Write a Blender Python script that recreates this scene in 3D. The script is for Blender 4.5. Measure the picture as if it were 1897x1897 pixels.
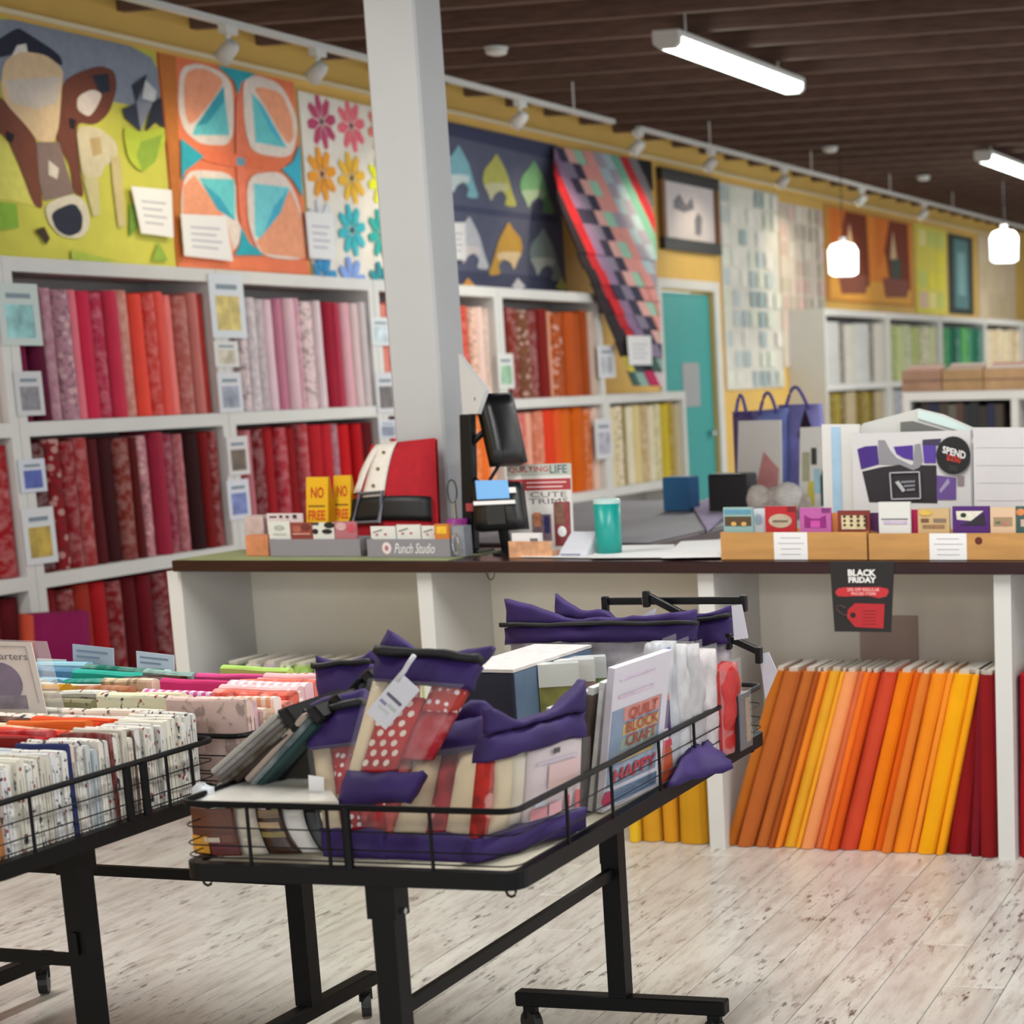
import bpy, bmesh, math, random
from mathutils import Vector, Matrix
for o in list(bpy.data.objects): bpy.data.objects.remove(o)
S = bpy.context.scene
COL = S.collection
RND = random.Random(7)
# ---------------------------------------------------------------- camera
IMG = 1897.0
F, PX, PY, YAW, PIT, ROL, H = 3747.2, 1720.3, 1426.7, .27855, .19674, -.02524, 1.47
def _rot():
    ca, sa, cb, sb, cc, sc = math.cos(YAW), math.sin(YAW), math.cos(PIT), math.sin(PIT), math.cos(ROL), math.sin(ROL)
    yaw = Matrix(((ca, sa, 0), (-sa, ca, 0), (0, 0, 1)))
    base = Matrix(((1, 0, 0), (0, 0, -1), (0, 1, 0)))
    pit = Matrix(((1, 0, 0), (0, cb, -sb), (0, sb, cb)))
    rol = Matrix(((cc, -sc, 0), (sc, cc, 0), (0, 0, 1)))
    return rol @ pit @ base @ yaw
M = _rot(); MT = M.transposed()
cam = bpy.data.cameras.new('camera'); camo = bpy.data.objects.new('camera', cam); COL.objects.link(camo)
cam.sensor_fit = 'HORIZONTAL'; cam.sensor_width = 36; cam.lens = F * 36 / IMG
cam.shift_x = (IMG / 2 - PX) / IMG; cam.shift_y = (PY - IMG / 2) / IMG
cam.clip_end = 200
cam.dof.use_dof = True; cam.dof.focus_distance = 4.5; cam.dof.aperture_fstop = 4.6
camo.matrix_world = Matrix(((M[0][0], -M[1][0], -M[2][0], 0), (M[0][1], -M[1][1], -M[2][1], 0), (M[0][2], -M[1][2], -M[2][2], H), (0, 0, 0, 1)))
S.camera = camo
# ---------------------------------------------------------------- world and exposure
w = bpy.data.worlds.new('world'); S.world = w; w.use_nodes = True
w.node_tree.nodes['Background'].inputs[0].default_value = (.93, .95, 1, 1)
w.node_tree.nodes['Background'].inputs[1].default_value = 1.5
S.view_settings.view_transform = 'Standard'; S.view_settings.look = 'None'
S.view_settings.exposure = 0.05; S.view_settings.gamma = 1; S.view_settings.use_curve_mapping = False
LAMP_W = 60.0      # watts of one fluorescent fitting
SPOT_W = 17.0
# ---------------------------------------------------------------- pixel -> point
def ray(x, y): return MT @ Vector(((x - PX) / F, (y - PY) / F, 1))
O = Vector((0, 0, H))
def onz(x, y, z): d = ray(x, y); return O + d * ((z - H) / d.z)
def onx(x, y, X): d = ray(x, y); return O + d * (X / d.x)
def ony(x, y, Y): d = ray(x, y); return O + d * (Y / d.y)
def unz(reg, pts):      # coordinates read in an enlarged crop (x0, y0, scale) -> photo pixels
    return [(reg[0] + x / reg[2], reg[1] + y / reg[2]) for x, y in pts]
# ---------------------------------------------------------------- materials
def lin(h):
    h = h.lstrip('#'); c = [int(h[i:i + 2], 16) / 255 for i in (0, 2, 4)]
    return tuple((x / 12.92 if x <= .04045 else ((x + .055) / 1.055) ** 2.4) for x in c) + (1,)
MATS = {}
def mat(h, rough=.6, metal=0, emit=0, noise=0, scale=30, stretch=None, name=None, spec=.5):
    k = (h, rough, metal, emit, noise, scale, stretch, spec)
    if k in MATS: return MATS[k]
    m = bpy.data.materials.new(name or 'paint_' + h.strip('#')); m.use_nodes = True
    nt = m.node_tree; b = nt.nodes['Principled BSDF']
    b.inputs['Base Color'].default_value = lin(h); b.inputs['Roughness'].default_value = rough; b.inputs['Metallic'].default_value = metal
    b.inputs['Specular IOR Level'].default_value = spec
    if emit:
        b.inputs['Emission Color'].default_value = lin(h); b.inputs['Emission Strength'].default_value = emit
    if noise:
        tc = nt.nodes.new('ShaderNodeTexCoord'); mp = nt.nodes.new('ShaderNodeMapping'); n = nt.nodes.new('ShaderNodeTexNoise')
        mp.inputs['Scale'].default_value = stretch or (1, 1, 1); n.inputs['Scale'].default_value = scale; n.inputs['Detail'].default_value = 5
        r = nt.nodes.new('ShaderNodeMapRange'); r.inputs[1].default_value = .3; r.inputs[2].default_value = .7
        r.inputs[3].default_value = 1 - noise; r.inputs[4].default_value = 1 + noise
        mx = nt.nodes.new('ShaderNodeVectorMath'); mx.operation = 'SCALE'; mx.inputs[0].default_value = lin(h)[:3]
        nt.links.new(tc.outputs['Object'], mp.inputs[0]); nt.links.new(mp.outputs[0], n.inputs[0]); nt.links.new(n.outputs[0], r.inputs[0])
        nt.links.new(r.outputs[0], mx.inputs['Scale']); nt.links.new(mx.outputs[0], b.inputs['Base Color'])
    MATS[k] = m; return m
def cloth(kind):
    """printed cotton: ground colour is the object's own colour"""
    k = ('cloth', kind)
    if k in MATS: return MATS[k]
    m = bpy.data.materials.new('cotton_' + kind); m.use_nodes = True; nt = m.node_tree; N = nt.nodes.new; L = nt.links.new
    b = nt.nodes['Principled BSDF']; b.inputs['Roughness'].default_value = .82; b.inputs['Specular IOR Level'].default_value = .2
    oi = N('ShaderNodeObjectInfo'); tc = N('ShaderNodeTexCoord'); ad = N('ShaderNodeVectorMath'); ad.operation = 'ADD'
    L(tc.outputs['Object'], ad.inputs[0])
    cb = N('ShaderNodeCombineXYZ'); ml = N('ShaderNodeMath'); ml.operation = 'MULTIPLY'; ml.inputs[1].default_value = 37
    L(oi.outputs['Random'], ml.inputs[0]); L(ml.outputs[0], cb.inputs[0]); L(ml.outputs[0], cb.inputs[1]); L(cb.outputs[0], ad.inputs[1])
    def mixc(fac, a, bb):
        x = N('ShaderNodeMix'); x.data_type = 'RGBA'; L(fac, x.inputs[0]); L(a, x.inputs[6])
        if isinstance(bb, tuple): x.inputs[7].default_value = bb
        else: L(bb, x.inputs[7])
        return x.outputs[2]
    def ramp(src, a, c, inv=False):
        r = N('ShaderNodeMapRange'); r.inputs[1].default_value = a; r.inputs[2].default_value = c; r.clamp = True
        if inv: r.inputs[3].default_value = 1; r.inputs[4].default_value = 0
        L(src, r.inputs[0]); return r.outputs[0]
    col = oi.outputs['Color']
    def tone(g, v=(1, 1, 1)):
        x = N('ShaderNodeMix'); x.data_type = 'RGBA'; x.blend_type = 'MIX'; x.inputs[0].default_value = g; L(oi.outputs['Color'], x.inputs[6]); x.inputs[7].default_value = v + (1,); return x.outputs[2]
    if kind == 'mottle':
        n = N('ShaderNodeTexNoise'); n.inputs['Scale'].default_value = 28; n.inputs['Detail'].default_value = 6; L(ad.outputs[0], n.inputs[0])
        col = mixc(ramp(n.outputs[0], .4, .68), tone(.18, (0, 0, 0)), tone(.14))
    elif kind == 'floral':
        v = N('ShaderNodeTexVoronoi'); v.inputs['Scale'].default_value = 24; L(ad.outputs[0], v.inputs[0])
        n = N('ShaderNodeTexNoise'); n.inputs['Scale'].default_value = 40; L(ad.outputs[0], n.inputs[0])
        c1 = mixc(ramp(n.outputs[0], .5, .6), col, tone(.45, (.03, .02, .02)))
        col = mixc(ramp(v.outputs[0], .32, .42, True), c1, tone(.38, (.9, .66, .6)))
    elif kind == 'dots':
        v = N('ShaderNodeTexVoronoi'); v.inputs['Scale'].default_value = 60; v.inputs['Randomness'].default_value = .35; L(ad.outputs[0], v.inputs[0])
        col = mixc(ramp(v.outputs[0], .26, .33, True), col, tone(.75))
    elif kind == 'ink':
        v = N('ShaderNodeTexVoronoi'); v.feature = 'F1'; v.inputs['Scale'].default_value = 45; L(ad.outputs[0], v.inputs[0])
        n = N('ShaderNodeTexNoise'); n.inputs['Scale'].default_value = 60; n.inputs['Detail'].default_value = 3; L(ad.outputs[0], n.inputs[0])
        col = mixc(ramp(n.outputs[0], .60, .66), col, (.05, .05, .07, 1))
        col = mixc(ramp(v.outputs[0], .16, .2, True), col, (.35, .08, .08, 1))
    elif kind == 'stripe':
        wv = N('ShaderNodeTexWave'); wv.bands_direction = 'X'; wv.inputs['Scale'].default_value = 14; wv.inputs['Distortion'].default_value = 1.2; L(ad.outputs[0], wv.inputs[0])
        col = mixc(ramp(wv.outputs[0], .4, .6), col, tone(.6))
    # soft weave variation and folds
    n2 = N('ShaderNodeTexNoise'); n2.inputs['Scale'].default_value = 9; L(ad.outputs[0], n2.inputs[0])
    r = N('ShaderNodeMapRange'); r.inputs[3].default_value = .86; r.inputs[4].default_value = 1.1; L(n2.outputs[0], r.inputs[0])
    sc = N('ShaderNodeVectorMath'); sc.operation = 'SCALE'; L(col, sc.inputs[0]); L(r.outputs[0], sc.inputs['Scale']); L(sc.outputs[0], b.inputs['Base Color'])
    bp = N('ShaderNodeBump'); bp.inputs['Strength'].default_value = .25; bp.inputs['Distance'].default_value = .01
    n3 = N('ShaderNodeTexNoise'); n3.inputs['Scale'].default_value = 14; L(ad.outputs[0], n3.inputs[0]); L(n3.outputs[0], bp.inputs['Height']); L(bp.outputs[0], b.inputs['Normal'])
    MATS[k] = m; return m
def clear(tint='#ffffff', amt=.16, rough=.12):
    k = ('clear', tint, amt, rough)
    if k in MATS: return MATS[k]
    m = bpy.data.materials.new('clear_plastic'); m.use_nodes = True; nt = m.node_tree; b = nt.nodes['Principled BSDF']
    b.inputs['Base Color'].default_value = lin(tint); b.inputs['Roughness'].default_value = rough; b.inputs['Alpha'].default_value = amt
    MATS[k] = m; return m
BLACK = mat('#0a0a0b', .42, spec=.3); BLACKM = mat('#080809', .5, spec=.3); WHITE = mat('#d6d5d0', .5, noise=.03, scale=4); PAPER = mat('#e8e7e6', .7)
CHROME = mat('#c8c8c8', .25, 1)
# ---------------------------------------------------------------- mesh helpers
class MB:
    def __init__(s): s.v = []; s.f = []; s.m = []
    def add(s, vs, fs, m=0):
        k = len(s.v); s.v += [Vector(p) for p in vs]; s.f += [[i + k for i in f] for f in fs]; s.m += [m] * len(fs); return s
    def hexa(s, p, m=0):     # p: 4 bottom, 4 top
        return s.add(p, [(3, 2, 1, 0), (4, 5, 6, 7), (0, 1, 5, 4), (1, 2, 6, 5), (2, 3, 7, 6), (3, 0, 4, 7)], m)
    def box(s, x0, x1, y0, y1, z0, z1, m=0):
        return s.hexa([(x0, y0, z0), (x1, y0, z0), (x1, y1, z0), (x0, y1, z0), (x0, y0, z1), (x1, y0, z1), (x1, y1, z1), (x0, y1, z1)], m)
    def beam(s, a, b, wx, wz, m=0, up=(0, 0, 1)):
        a = Vector(a); b = Vector(b); d = (b - a).normalized(); u = Vector(up); x = d.cross(u)
        if x.length < 1e-4: x = d.cross(Vector((1, 0, 0)))
        x.normalize(); z = x.cross(d).normalized(); x *= wx / 2; z *= wz / 2
        return s.hexa([a - x - z, a + x - z, b + x - z, b - x - z, a - x + z, a + x + z, b + x + z, b - x + z], m)
    def prism(s, pts, vec, m=0):
        n = len(pts); vec = Vector(vec); q = [Vector(p) for p in pts]
        fs = [tuple(range(n)), tuple(range(2 * n - 1, n - 1, -1))] + [(i, i + n, (i + 1) % n + n, (i + 1) % n) for i in range(n)]
        return s.add(q + [p + vec for p in q], fs, m)
    def tube(s, path, r, n=6, closed=False, m=0):
        path = [Vector(p) for p in path]; k = len(path); vs = []; fs = []; prev = None
        for i, p in enumerate(path):
            a = path[(i - 1) % k] if (closed or i > 0) else p; b = path[(i + 1) % k] if (closed or i < k - 1) else p
            d = (b - a).normalized(); ref = Vector((0, 0, 1)) if abs(d.z) < .9 else Vector((1, 0, 0))
            x = d.cross(ref).normalized(); y = d.cross(x)
            rr = r[i] if isinstance(r, (list, tuple)) else r
            vs += [p + (x * math.cos(t * 2 * math.pi / n) + y * math.sin(t * 2 * math.pi / n)) * rr for t in range(n)]
        for i in range(k if closed else k - 1):
            j = (i + 1) % k
            fs += [(i * n + t, i * n + (t + 1) % n, j * n + (t + 1) % n, j * n + t) for t in range(n)]
        if not closed: fs += [tuple(range(n))[::-1], tuple((k - 1) * n + t for t in range(n))]
        return s.add(vs, fs, m)
    def lathe(s, c, prof, n=16, m=0):
        c = Vector(c); vs = []; k = len(prof)
        for r, z in prof: vs += [c + Vector((r * math.cos(t * 2 * math.pi / n), r * math.sin(t * 2 * math.pi / n), z)) for t in range(n)]
        fs = [(i * n + t, i * n + (t + 1) % n, (i + 1) * n + (t + 1) % n, (i + 1) * n + t) for i in range(k - 1) for t in range(n)]
        fs += [tuple(range(n))[::-1], tuple((k - 1) * n + t for t in range(n))]
        return s.add(vs, fs, m)
    def grid(s, fn, nu, nv, m=0):
        vs = [fn(i / nu, j / nv) for j in range(nv + 1) for i in range(nu + 1)]
        return s.add(vs, [(j * (nu + 1) + i, j * (nu + 1) + i + 1, (j + 1) * (nu + 1) + i + 1, (j + 1) * (nu + 1) + i) for j in range(nv) for i in range(nu)], m)
    def mesh(s, name, mats, smooth=False, bevel=0):
        me = bpy.data.meshes.new(name); bm = bmesh.new()
        vv = [bm.verts.new(p) for p in s.v]
        for f, mi in zip(s.f, s.m):
            try: fc = bm.faces.new([vv[i] for i in f]); fc.material_index = mi; fc.smooth = smooth
            except ValueError: pass
        if bevel:
            bmesh.ops.bevel(bm, geom=list(bm.edges), offset=bevel, segments=1, affect='EDGES', clamp_overlap=True)
        bmesh.ops.recalc_face_normals(bm, faces=bm.faces)
        bm.to_mesh(me); bm.free()
        for x in (mats if isinstance(mats, (list, tuple)) else [mats]): me.materials.append(x)
        return me
    def build(s, name, mats, parent=None, smooth=False, bevel=0, color=None):
        return link(name, s.mesh(name, mats, smooth, bevel), parent, color)
def link(name, me, parent=None, color=None):
    o = bpy.data.objects.new(name, me); COL.objects.link(o)
    if color: o.color = lin(color)
    if parent is not None:
        o.parent = parent
        bpy.context.view_layer.update() if False else None
        o.matrix_parent_inverse = Matrix.LocRotScale(parent.location, parent.rotation_euler, parent.scale).inverted()
    return o
def tag(o, label, cat, group=None):
    o['label'] = label; o['category'] = cat
    if group: o['group'] = group
    return o
def thing(name, label, cat, loc, group=None):
    o = bpy.data.objects.new(name, None); COL.objects.link(o); o.location = Vector(loc); o.empty_display_size = .05
    return tag(o, label, cat, group)
def struct(o): o['kind'] = 'structure'; return o
from mathutils import noise as mnoise
def crumple(mb, amp, freq, seed=0):
    for i, v in enumerate(mb.v):
        w_ = v * freq + Vector((seed * 3.7, seed * 1.3, seed * 7.1)); mb.v[i] = v + mnoise.noise_vector(w_) * amp + mnoise.noise_vector(w_ * 2.3) * amp * .4
    return mb
class QD:
    """a four-cornered sheet in space: TL, TR, BR, BL; u to the right, v upwards, n towards the viewer"""
    def __init__(s, tl, tr, br, bl):
        s.c = [Vector(p) for p in (tl, tr, br, bl)]
        s.n = ((s.c[1] - s.c[3]).cross(s.c[0] - s.c[2])).normalized()
        mid = sum(s.c, Vector()) / 4
        if s.n.dot(O - mid) < 0: s.n = -s.n
    def P(s, u, v, n=0):
        tl, tr, br, bl = s.c
        return (bl * (1 - u) + br * u) * (1 - v) + (tl * (1 - u) + tr * u) * v + s.n * n
    def slab(s, mb, u0, u1, v0, v1, n0, n1, m=0, bulge=0, nu=1, nv=1, top=None):
        def g(n, b):
            def fn(a, c):
                u = u0 + (u1 - u0) * a; vt = v1 + (top(a) if top else 0); v = v0 + (vt - v0) * c
                return s.P(u, v, n + b * math.sin(math.pi * a) ** .6 * (math.sin(math.pi * min(max(c, .0), 1)) ** .5 if nv > 1 else 1))
            return fn
        k = len(mb.v); mb.grid(g(n1, bulge), nu, nv, m); q = (nu + 1) * (nv + 1); mb.grid(g(n0, -bulge * .3), nu, nv, m)
        e = [(i, 0) for i in range(nu)] + [(nu, j) for j in range(nv)] + [(nu - i, nv) for i in range(nu)] + [(0, nv - j) for j in range(nv)]
        idx = [j * (nu + 1) + i for i, j in e]
        for a in range(len(idx)):
            b = (a + 1) % len(idx); mb.f.append([k + idx[a], k + idx[a] + q, k + idx[b] + q, k + idx[b]]); mb.m.append(m)
        return mb
    def poly(s, mb, pts, n0, n1, m=0):
        return mb.prism([s.P(u, v, n0) for u, v in pts], s.n * (n1 - n0), m)
def quad_y(px, ys):     # four photo pixels TL, TR, BR, BL at given distances
    if not isinstance(ys, (list, tuple)): ys = [ys] * 4
    return QD(*[ony(x, y, Y) for (x, y), Y in zip(px, ys)])
def text(body, qd, u0, u1, v0, v1, n, material, parent, name='lettering', bold=0.0, shear=0, stretch=True):
    cu = bpy.data.curves.new('t', 'FONT'); cu.body = body; cu.offset = bold; cu.shear = shear; cu.align_x = 'CENTER'; cu.resolution_u = 2; cu.space_line = .85
    ob = bpy.data.objects.new('t', cu); COL.objects.link(ob)
    bpy.context.view_layer.update()
    me = bpy.data.meshes.new_from_object(ob.evaluated_get(bpy.context.evaluated_depsgraph_get()))
    bpy.data.objects.remove(ob); bpy.data.curves.remove(cu)
    xs = [v.co.x for v in me.vertices]; ys = [v.co.y for v in me.vertices]
    if not xs: return None
    x0, x1, y0, y1 = min(xs), max(xs), min(ys), max(ys)
    for v in me.vertices:
        v.co = qd.P(u0 + (u1 - u0) * (v.co.x - x0) / (x1 - x0), v0 + (v1 - v0) * (v.co.y - y0) / (y1 - y0), n)
    me.materials.clear(); me.materials.append(material); me.name = name
    return link(name, me, parent)
NAMED = {'dark plum': '5a1030', 'maroon': '4a0f18', 'dark red': '7d1018', 'crimson': 'b01828', 'bright red': 'd02028', 'rose red': 'cf3050', 'coral red': 'f05040', 'coral pink': 'f08078', 'pink': 'e890a8', 'pale pink': 'ecc8cc',
  'mauve': 'b07888', 'dusty rose': 'c07068', 'salmon': 'f0a080', 'peach': 'f4c8a0', 'burnt orange': 'b8541c', 'rust brown': 'a04a20', 'orange': 'f07a10', 'red orange': 'e05020', 'amber': 'f09a20', 'golden yellow': 'f0b020', 'bright yellow': 'f0d830',
  'ochre': 'b08a20', 'olive': '707020', 'tan': 'd0b080', 'cream': 'ece2c8', 'white': 'f0f0ee', 'pale grey': 'c8c8cc', 'grey': '888890', 'charcoal': '404044', 'black': '141418', 'dark brown': '3a2018', 'brown': '80502c',
  'lime green': 'a8d050', 'green': '2c8a30', 'dark green': '1c4a2c', 'teal': '209088', 'pale teal': '8cd0c8', 'sky blue': '90b8e0', 'blue': '4060a8', 'navy': '1c2450', 'lavender': 'b0a0d8', 'purple': '5a2a98', 'magenta': 'a01060', 'violet pink': 'c878b8'}
NAMED = {k: lin(v) for k, v in NAMED.items()}
def cname(h):
    c = [x ** .45 for x in lin(h)[:3]]
    return min(NAMED, key=lambda k: sum((a - b ** .45) ** 2 for a, b in zip(c, NAMED[k])))
ORD = 'first second third fourth fifth sixth seventh eighth ninth tenth eleventh twelfth thirteenth fourteenth fifteenth sixteenth seventeenth eighteenth nineteenth twentieth'.split()
TENS = {2: 'twenty', 3: 'thirty', 4: 'forty', 5: 'fifty', 6: 'sixty'}
def ordw(i):
    if i < 20: return ORD[i]
    t, u = divmod(i + 1, 10)
    return (TENS[t][:-1] + 'ieth') if u == 0 else TENS[t] + '-' + ORD[u - 1]
KIND = {'p': 'plain', 'm': 'mottle', 'f': 'floral', 'd': 'dots', 'i': 'ink', 's': 'stripe'}
KWORD = {'p': 'plain', 'm': 'mottled', 'f': 'flower print', 'd': 'dotted', 'i': 'sketch print', 's': 'striped'}
# ================================================================ THE SETTING
WX = -6.36          # face of the left wall
FX = -6.0           # front of the wall shelving
JZ = 3.21           # underside of the joists
def floor_mat():
    m = bpy.data.materials.new('whitewashed_boards'); m.use_nodes = True; nt = m.node_tree; N = nt.nodes.new; L = nt.links.new
    b = nt.nodes['Principled BSDF']; b.inputs['Roughness'].default_value = .3; b.inputs['Specular IOR Level'].default_value = .45
    tc = N('ShaderNodeTexCoord'); oi = N('ShaderNodeObjectInfo'); cb = N('ShaderNodeCombineXYZ'); ml = N('ShaderNodeMath'); ml.operation = 'MULTIPLY'; ml.inputs[1].default_value = 50
    L(oi.outputs['Random'], ml.inputs[0]); L(ml.outputs[0], cb.inputs[0]); L(ml.outputs[0], cb.inputs[1]); ad = N('ShaderNodeVectorMath'); L(tc.outputs['Object'], ad.inputs[0]); L(cb.outputs[0], ad.inputs[1])
    def noise(sc, st, det=4):
        mp = N('ShaderNodeMapping'); mp.inputs['Scale'].default_value = st; n = N('ShaderNodeTexNoise'); n.inputs['Scale'].default_value = sc; n.inputs['Detail'].default_value = det; n.inputs['Roughness'].default_value = .62
        L(ad.outputs[0], mp.inputs[0]); L(mp.outputs[0], n.inputs[0]); return n.outputs[0]
    def rng(src, a, c): r = N('ShaderNodeMapRange'); r.clamp = True; r.inputs[1].default_value = a; r.inputs[2].default_value = c; L(src, r.inputs[0]); return r.outputs[0]
    def mix(f, a, c):
        x = N('ShaderNodeMix'); x.data_type = 'RGBA'; L(f, x.inputs[0])
        for s, i in ((a, 6), (c, 7)):
            if isinstance(s, tuple): x.inputs[i].default_value = s
            else: L(s, x.inputs[i])
        return x.outputs[2]
    base = mix(rng(noise(3, (1, .5, 1)), .35, .65), lin('#d0cec6'), lin('#c0bbb4'))
    base = mix(rng(noise(5, (6, .8, 1)), .45, .75), base, lin('#a69c94'))
    st = rng(noise(5, (11, 2.4, 1), 5), .55, .64); bl = rng(noise(2.6, (1.6, 1, 1), 2), .4, .6)
    mm = N('ShaderNodeMath'); mm.operation = 'MULTIPLY'; L(st, mm.inputs[0]); L(bl, mm.inputs[1])
    col = mix(mm.outputs[0], base, lin('#5c5452'))
    fine = rng(noise(16, (14, 1.6, 1), 3), .62, .72)
    m2 = N('ShaderNodeMath'); m2.operation = 'MULTIPLY'; m2.inputs[1].default_value = .55; L(fine, m2.inputs[0])
    col = mix(m2.outputs[0], col, lin('#6c6460')); L(col, b.inputs['Base Color'])
    return m
FLOOR = floor_mat()
fl = struct(MB().box(WX - .2, 6, -3, 36, -.06, -.004).build('floor', FLOOR))
pa = math.radians(3.2); PWD, PLN = .15, 1.22
pm = MB().box(-PWD / 2 + .0012, PWD / 2 - .0012, -PLN / 2 + .001, PLN / 2 - .001, -.02, 0).mesh('plank', FLOOR, bevel=.0012)
for i in range(-14, 16):
    off = (i * 5 % 7) / 7 * PLN
    for j in range(-3, 3):
        lx, ly = i * PWD, j * PLN + off
        x = -1.5 + lx * math.cos(pa) - ly * math.sin(pa); y = 4.6 + lx * math.sin(pa) + ly * math.cos(pa)
        if not (2.4 < y < 6.9 and -3.8 < x < .5): continue
        o = link('plank', pm); o.location = (x, y, 0); o.rotation_euler = (0, 0, pa); o.parent = fl
YEL = mat('#dcb45e', .75, noise=.05, scale=3, name='yellow_wall_paint')
wl = MB(); wl.box(WX - .2, WX, -3, 14.98, 0, 3.6); wl.box(WX - .2, WX, 16.08, 36, 0, 3.6); wl.box(WX - .2, WX, 14.98, 16.08, 2.12, 3.6)
struct(wl.build('wall_left', YEL))
struct(MB().box(WX - .2, 6, 36, 36.2, 0, 3.6).build('wall_far', YEL))
ceil = struct(MB().box(WX - .2, 6, -3, 36.2, 3.47, 3.56).build('ceiling', mat('#080606', .8, noise=.3, scale=8)))
JM = mat('#684f45', .7, noise=.25, scale=6, stretch=(1, 8, 8), name='joist_timber')
jm = MB().box(WX, 5.5, -.026, .026, 0, .262).mesh('joist', JM)
y = 9.241 - 16 * .56
while y < 35.5:
    o = link('joist', jm); o.location = (0, y, JZ); o.parent = ceil; y += .56
# door in the left wall
TEAL = mat('#2f9a98', .45, name='teal_door_paint')
d1 = struct(MB().box(WX - .09, WX - .03, 14.985, 16.075, 0, 2.1).build('door_1', TEAL))
MB().box(WX - .03, WX - .024, 15.42, 15.78, 1.2, 1.55).build('notice', mat('#9a9ea0', .5), d1)
MB().box(WX - .03, WX + .03, 15.93, 15.98, .95, 1.0).build('door_handle', CHROME, d1, bevel=.01)
t = MB(); t.box(WX + .001, WX + .02, 14.9, 14.97, 0, 2.2); t.box(WX + .001, WX + .02, 16.085, 16.2, 0, 2.2); t.box(WX + .001, WX + .02, 14.97, 16.085, 2.125, 2.2)
struct(t.build('trim_1', WHITE))
# free-standing post behind the counter
pc = [ony(757, 760, 6.32), ony(848, 760, 6.32)]
struct(MB().box(pc[0].x, pc[1].x, 6.215, 6.395, 0, 3.47).build('pillar', mat('#b6b7b8', .5, noise=.03, scale=3, name='pillar_paint'), bevel=.008))
# ---------------------------------------------------------------- lamps
GLOW = mat('#f4fff8', .5, emit=6.0, name='lit_diffuser'); HOUS = mat('#d8d8d4', .5)
def fluorescent(x, y, z, label):
    t = thing('fluorescent_light', label, 'ceiling light', (x, y, z), 'fluorescent ceiling lights')
    MB().box(x - .075, x + .075, y - .97, y + .97, z + .055, z + .09).build('housing', HOUS, t, bevel=.006)
    prof = [(-.07, .055), (-.066, .02), (-.04, 0), (.04, 0), (.066, .02), (.07, .055)]
    MB().prism([(x + a, y - .93, z + c) for a, c in prof], (0, 1.86, 0)).build('diffuser', GLOW, t)
    for s in (-1, 1):
        MB().prism([(x + a * 1.05, y + s * .97 - (.04 if s > 0 else 0), z + c * 1.05 - .001) for a, c in prof], (0, .04, 0)).build('end_cap', HOUS, t)
        MB().tube([(x, y + s * .7, z + .09), (x, y + s * .7, JZ + .24)], .006, 5).build('hanger_rod', HOUS, t)
    l = bpy.data.lights.new('tube_glow', 'AREA'); l.shape = 'RECTANGLE'; l.size = .16; l.size_y = 1.8; l.energy = LAMP_W; l.color = (1, .985, .95)
    lo = bpy.data.objects.new('tube_glow', l); COL.objects.link(lo); lo.location = (x, y, z - .012); lo.parent = t; lo.matrix_parent_inverse = Matrix.Translation(-t.location)
fz = 3.08; e0 = onz(1250, 92, fz); e1 = onz(1458, 172, fz)
fx, fy = (e0.x + e1.x) / 2, (e0.y + e1.y) / 2; e2 = onz(1822, 300, fz)
fluorescent(fx, fy, fz, 'lit fluorescent batten under the dark joists, nearer of the two in view')
fluorescent(e2.x, e2.y + .95, fz, 'lit fluorescent batten cut by the right photo edge, farther one')
for x in (fx, fx + 2.7, fx + 5.4):
    for y in (fy - 13.6, fy - 6.8, fy, fy + 6.8, fy + 13.6):
        if y < -3 or (x == fx and y in (fy, fy + 6.8)): continue
        fluorescent(x, y, fz, 'fluorescent batten outside the photo, %s row from quilt wall, %s from front' % (ORD[round((x - fx) / 2.7)], ORD[round((y - fy) / 6.8) + 2]))
# track with spot heads
tx, tz = -5.55, 3.055
tr = thing('light_track', 'thin white lighting track running below the joists along the wall', 'track', (tx, 8, tz))
for a, b in ((6.5, 12.45), (12.85, 24.5)):
    MB().box(tx - .018, tx + .018, a, b, tz - .014, tz + .014).build('rail', mat('#cfcfcb', .4), tr)
yy = 7.4
while yy < 24:
    MB().tube([(tx, yy, tz + .014), (tx, yy, JZ + .02)], .006, 5).build('drop_rod', HOUS, tr); yy += 2.24
HEADS = [(425, 85), (590, 118), (965, 212), (1183, 262), (1318, 292), (1452, 322), (1597, 352), (1712, 378)]
for i, (hx, hy) in enumerate(HEADS):
    p = onx(hx, hy, tx); y = p.y
    t = thing('track_spotlight', 'white spotlight head on the wall track, %s from the left' % ordw(i), 'spotlight', (tx, y, tz), 'spotlights on the wall track')
    MB().box(tx - .02, tx + .02, y - .045, y + .045, tz - .05, tz - .014).build('adapter', HOUS, t)
    MB().tube([(tx, y, tz - .04), (tx - .01, y, tz - .1)], .012, 6).build('stem', HOUS, t)
    a = Vector((tx + .03, y, tz - .085)); d = Vector((-.72, 0, -.62)).normalized()
    MB().tube([a, a + d * .02, a + d * .105], [.022, .034, .04], 10).build('can', mat('#d0d0cc', .4), t, smooth=True)
    MB().tube([a + d * .105, a + d * .107], [.033, .033], 10).build('lens', mat('#fff0c8', .4, emit=5), t)
    l = bpy.data.lights.new('spot_glow', 'SPOT'); l.energy = SPOT_W; l.color = (1, .86, .6); l.spot_size = 1.5; l.spot_blend = .8; l.shadow_soft_size = .05
    lo = bpy.data.objects.new('spot_glow', l); COL.objects.link(lo); lo.location = a + d * .12; lo.rotation_euler = d.to_track_quat('-Z', 'Y').to_euler(); lo.parent = t; lo.matrix_parent_inverse = Matrix.Translation(-t.location)
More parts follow.
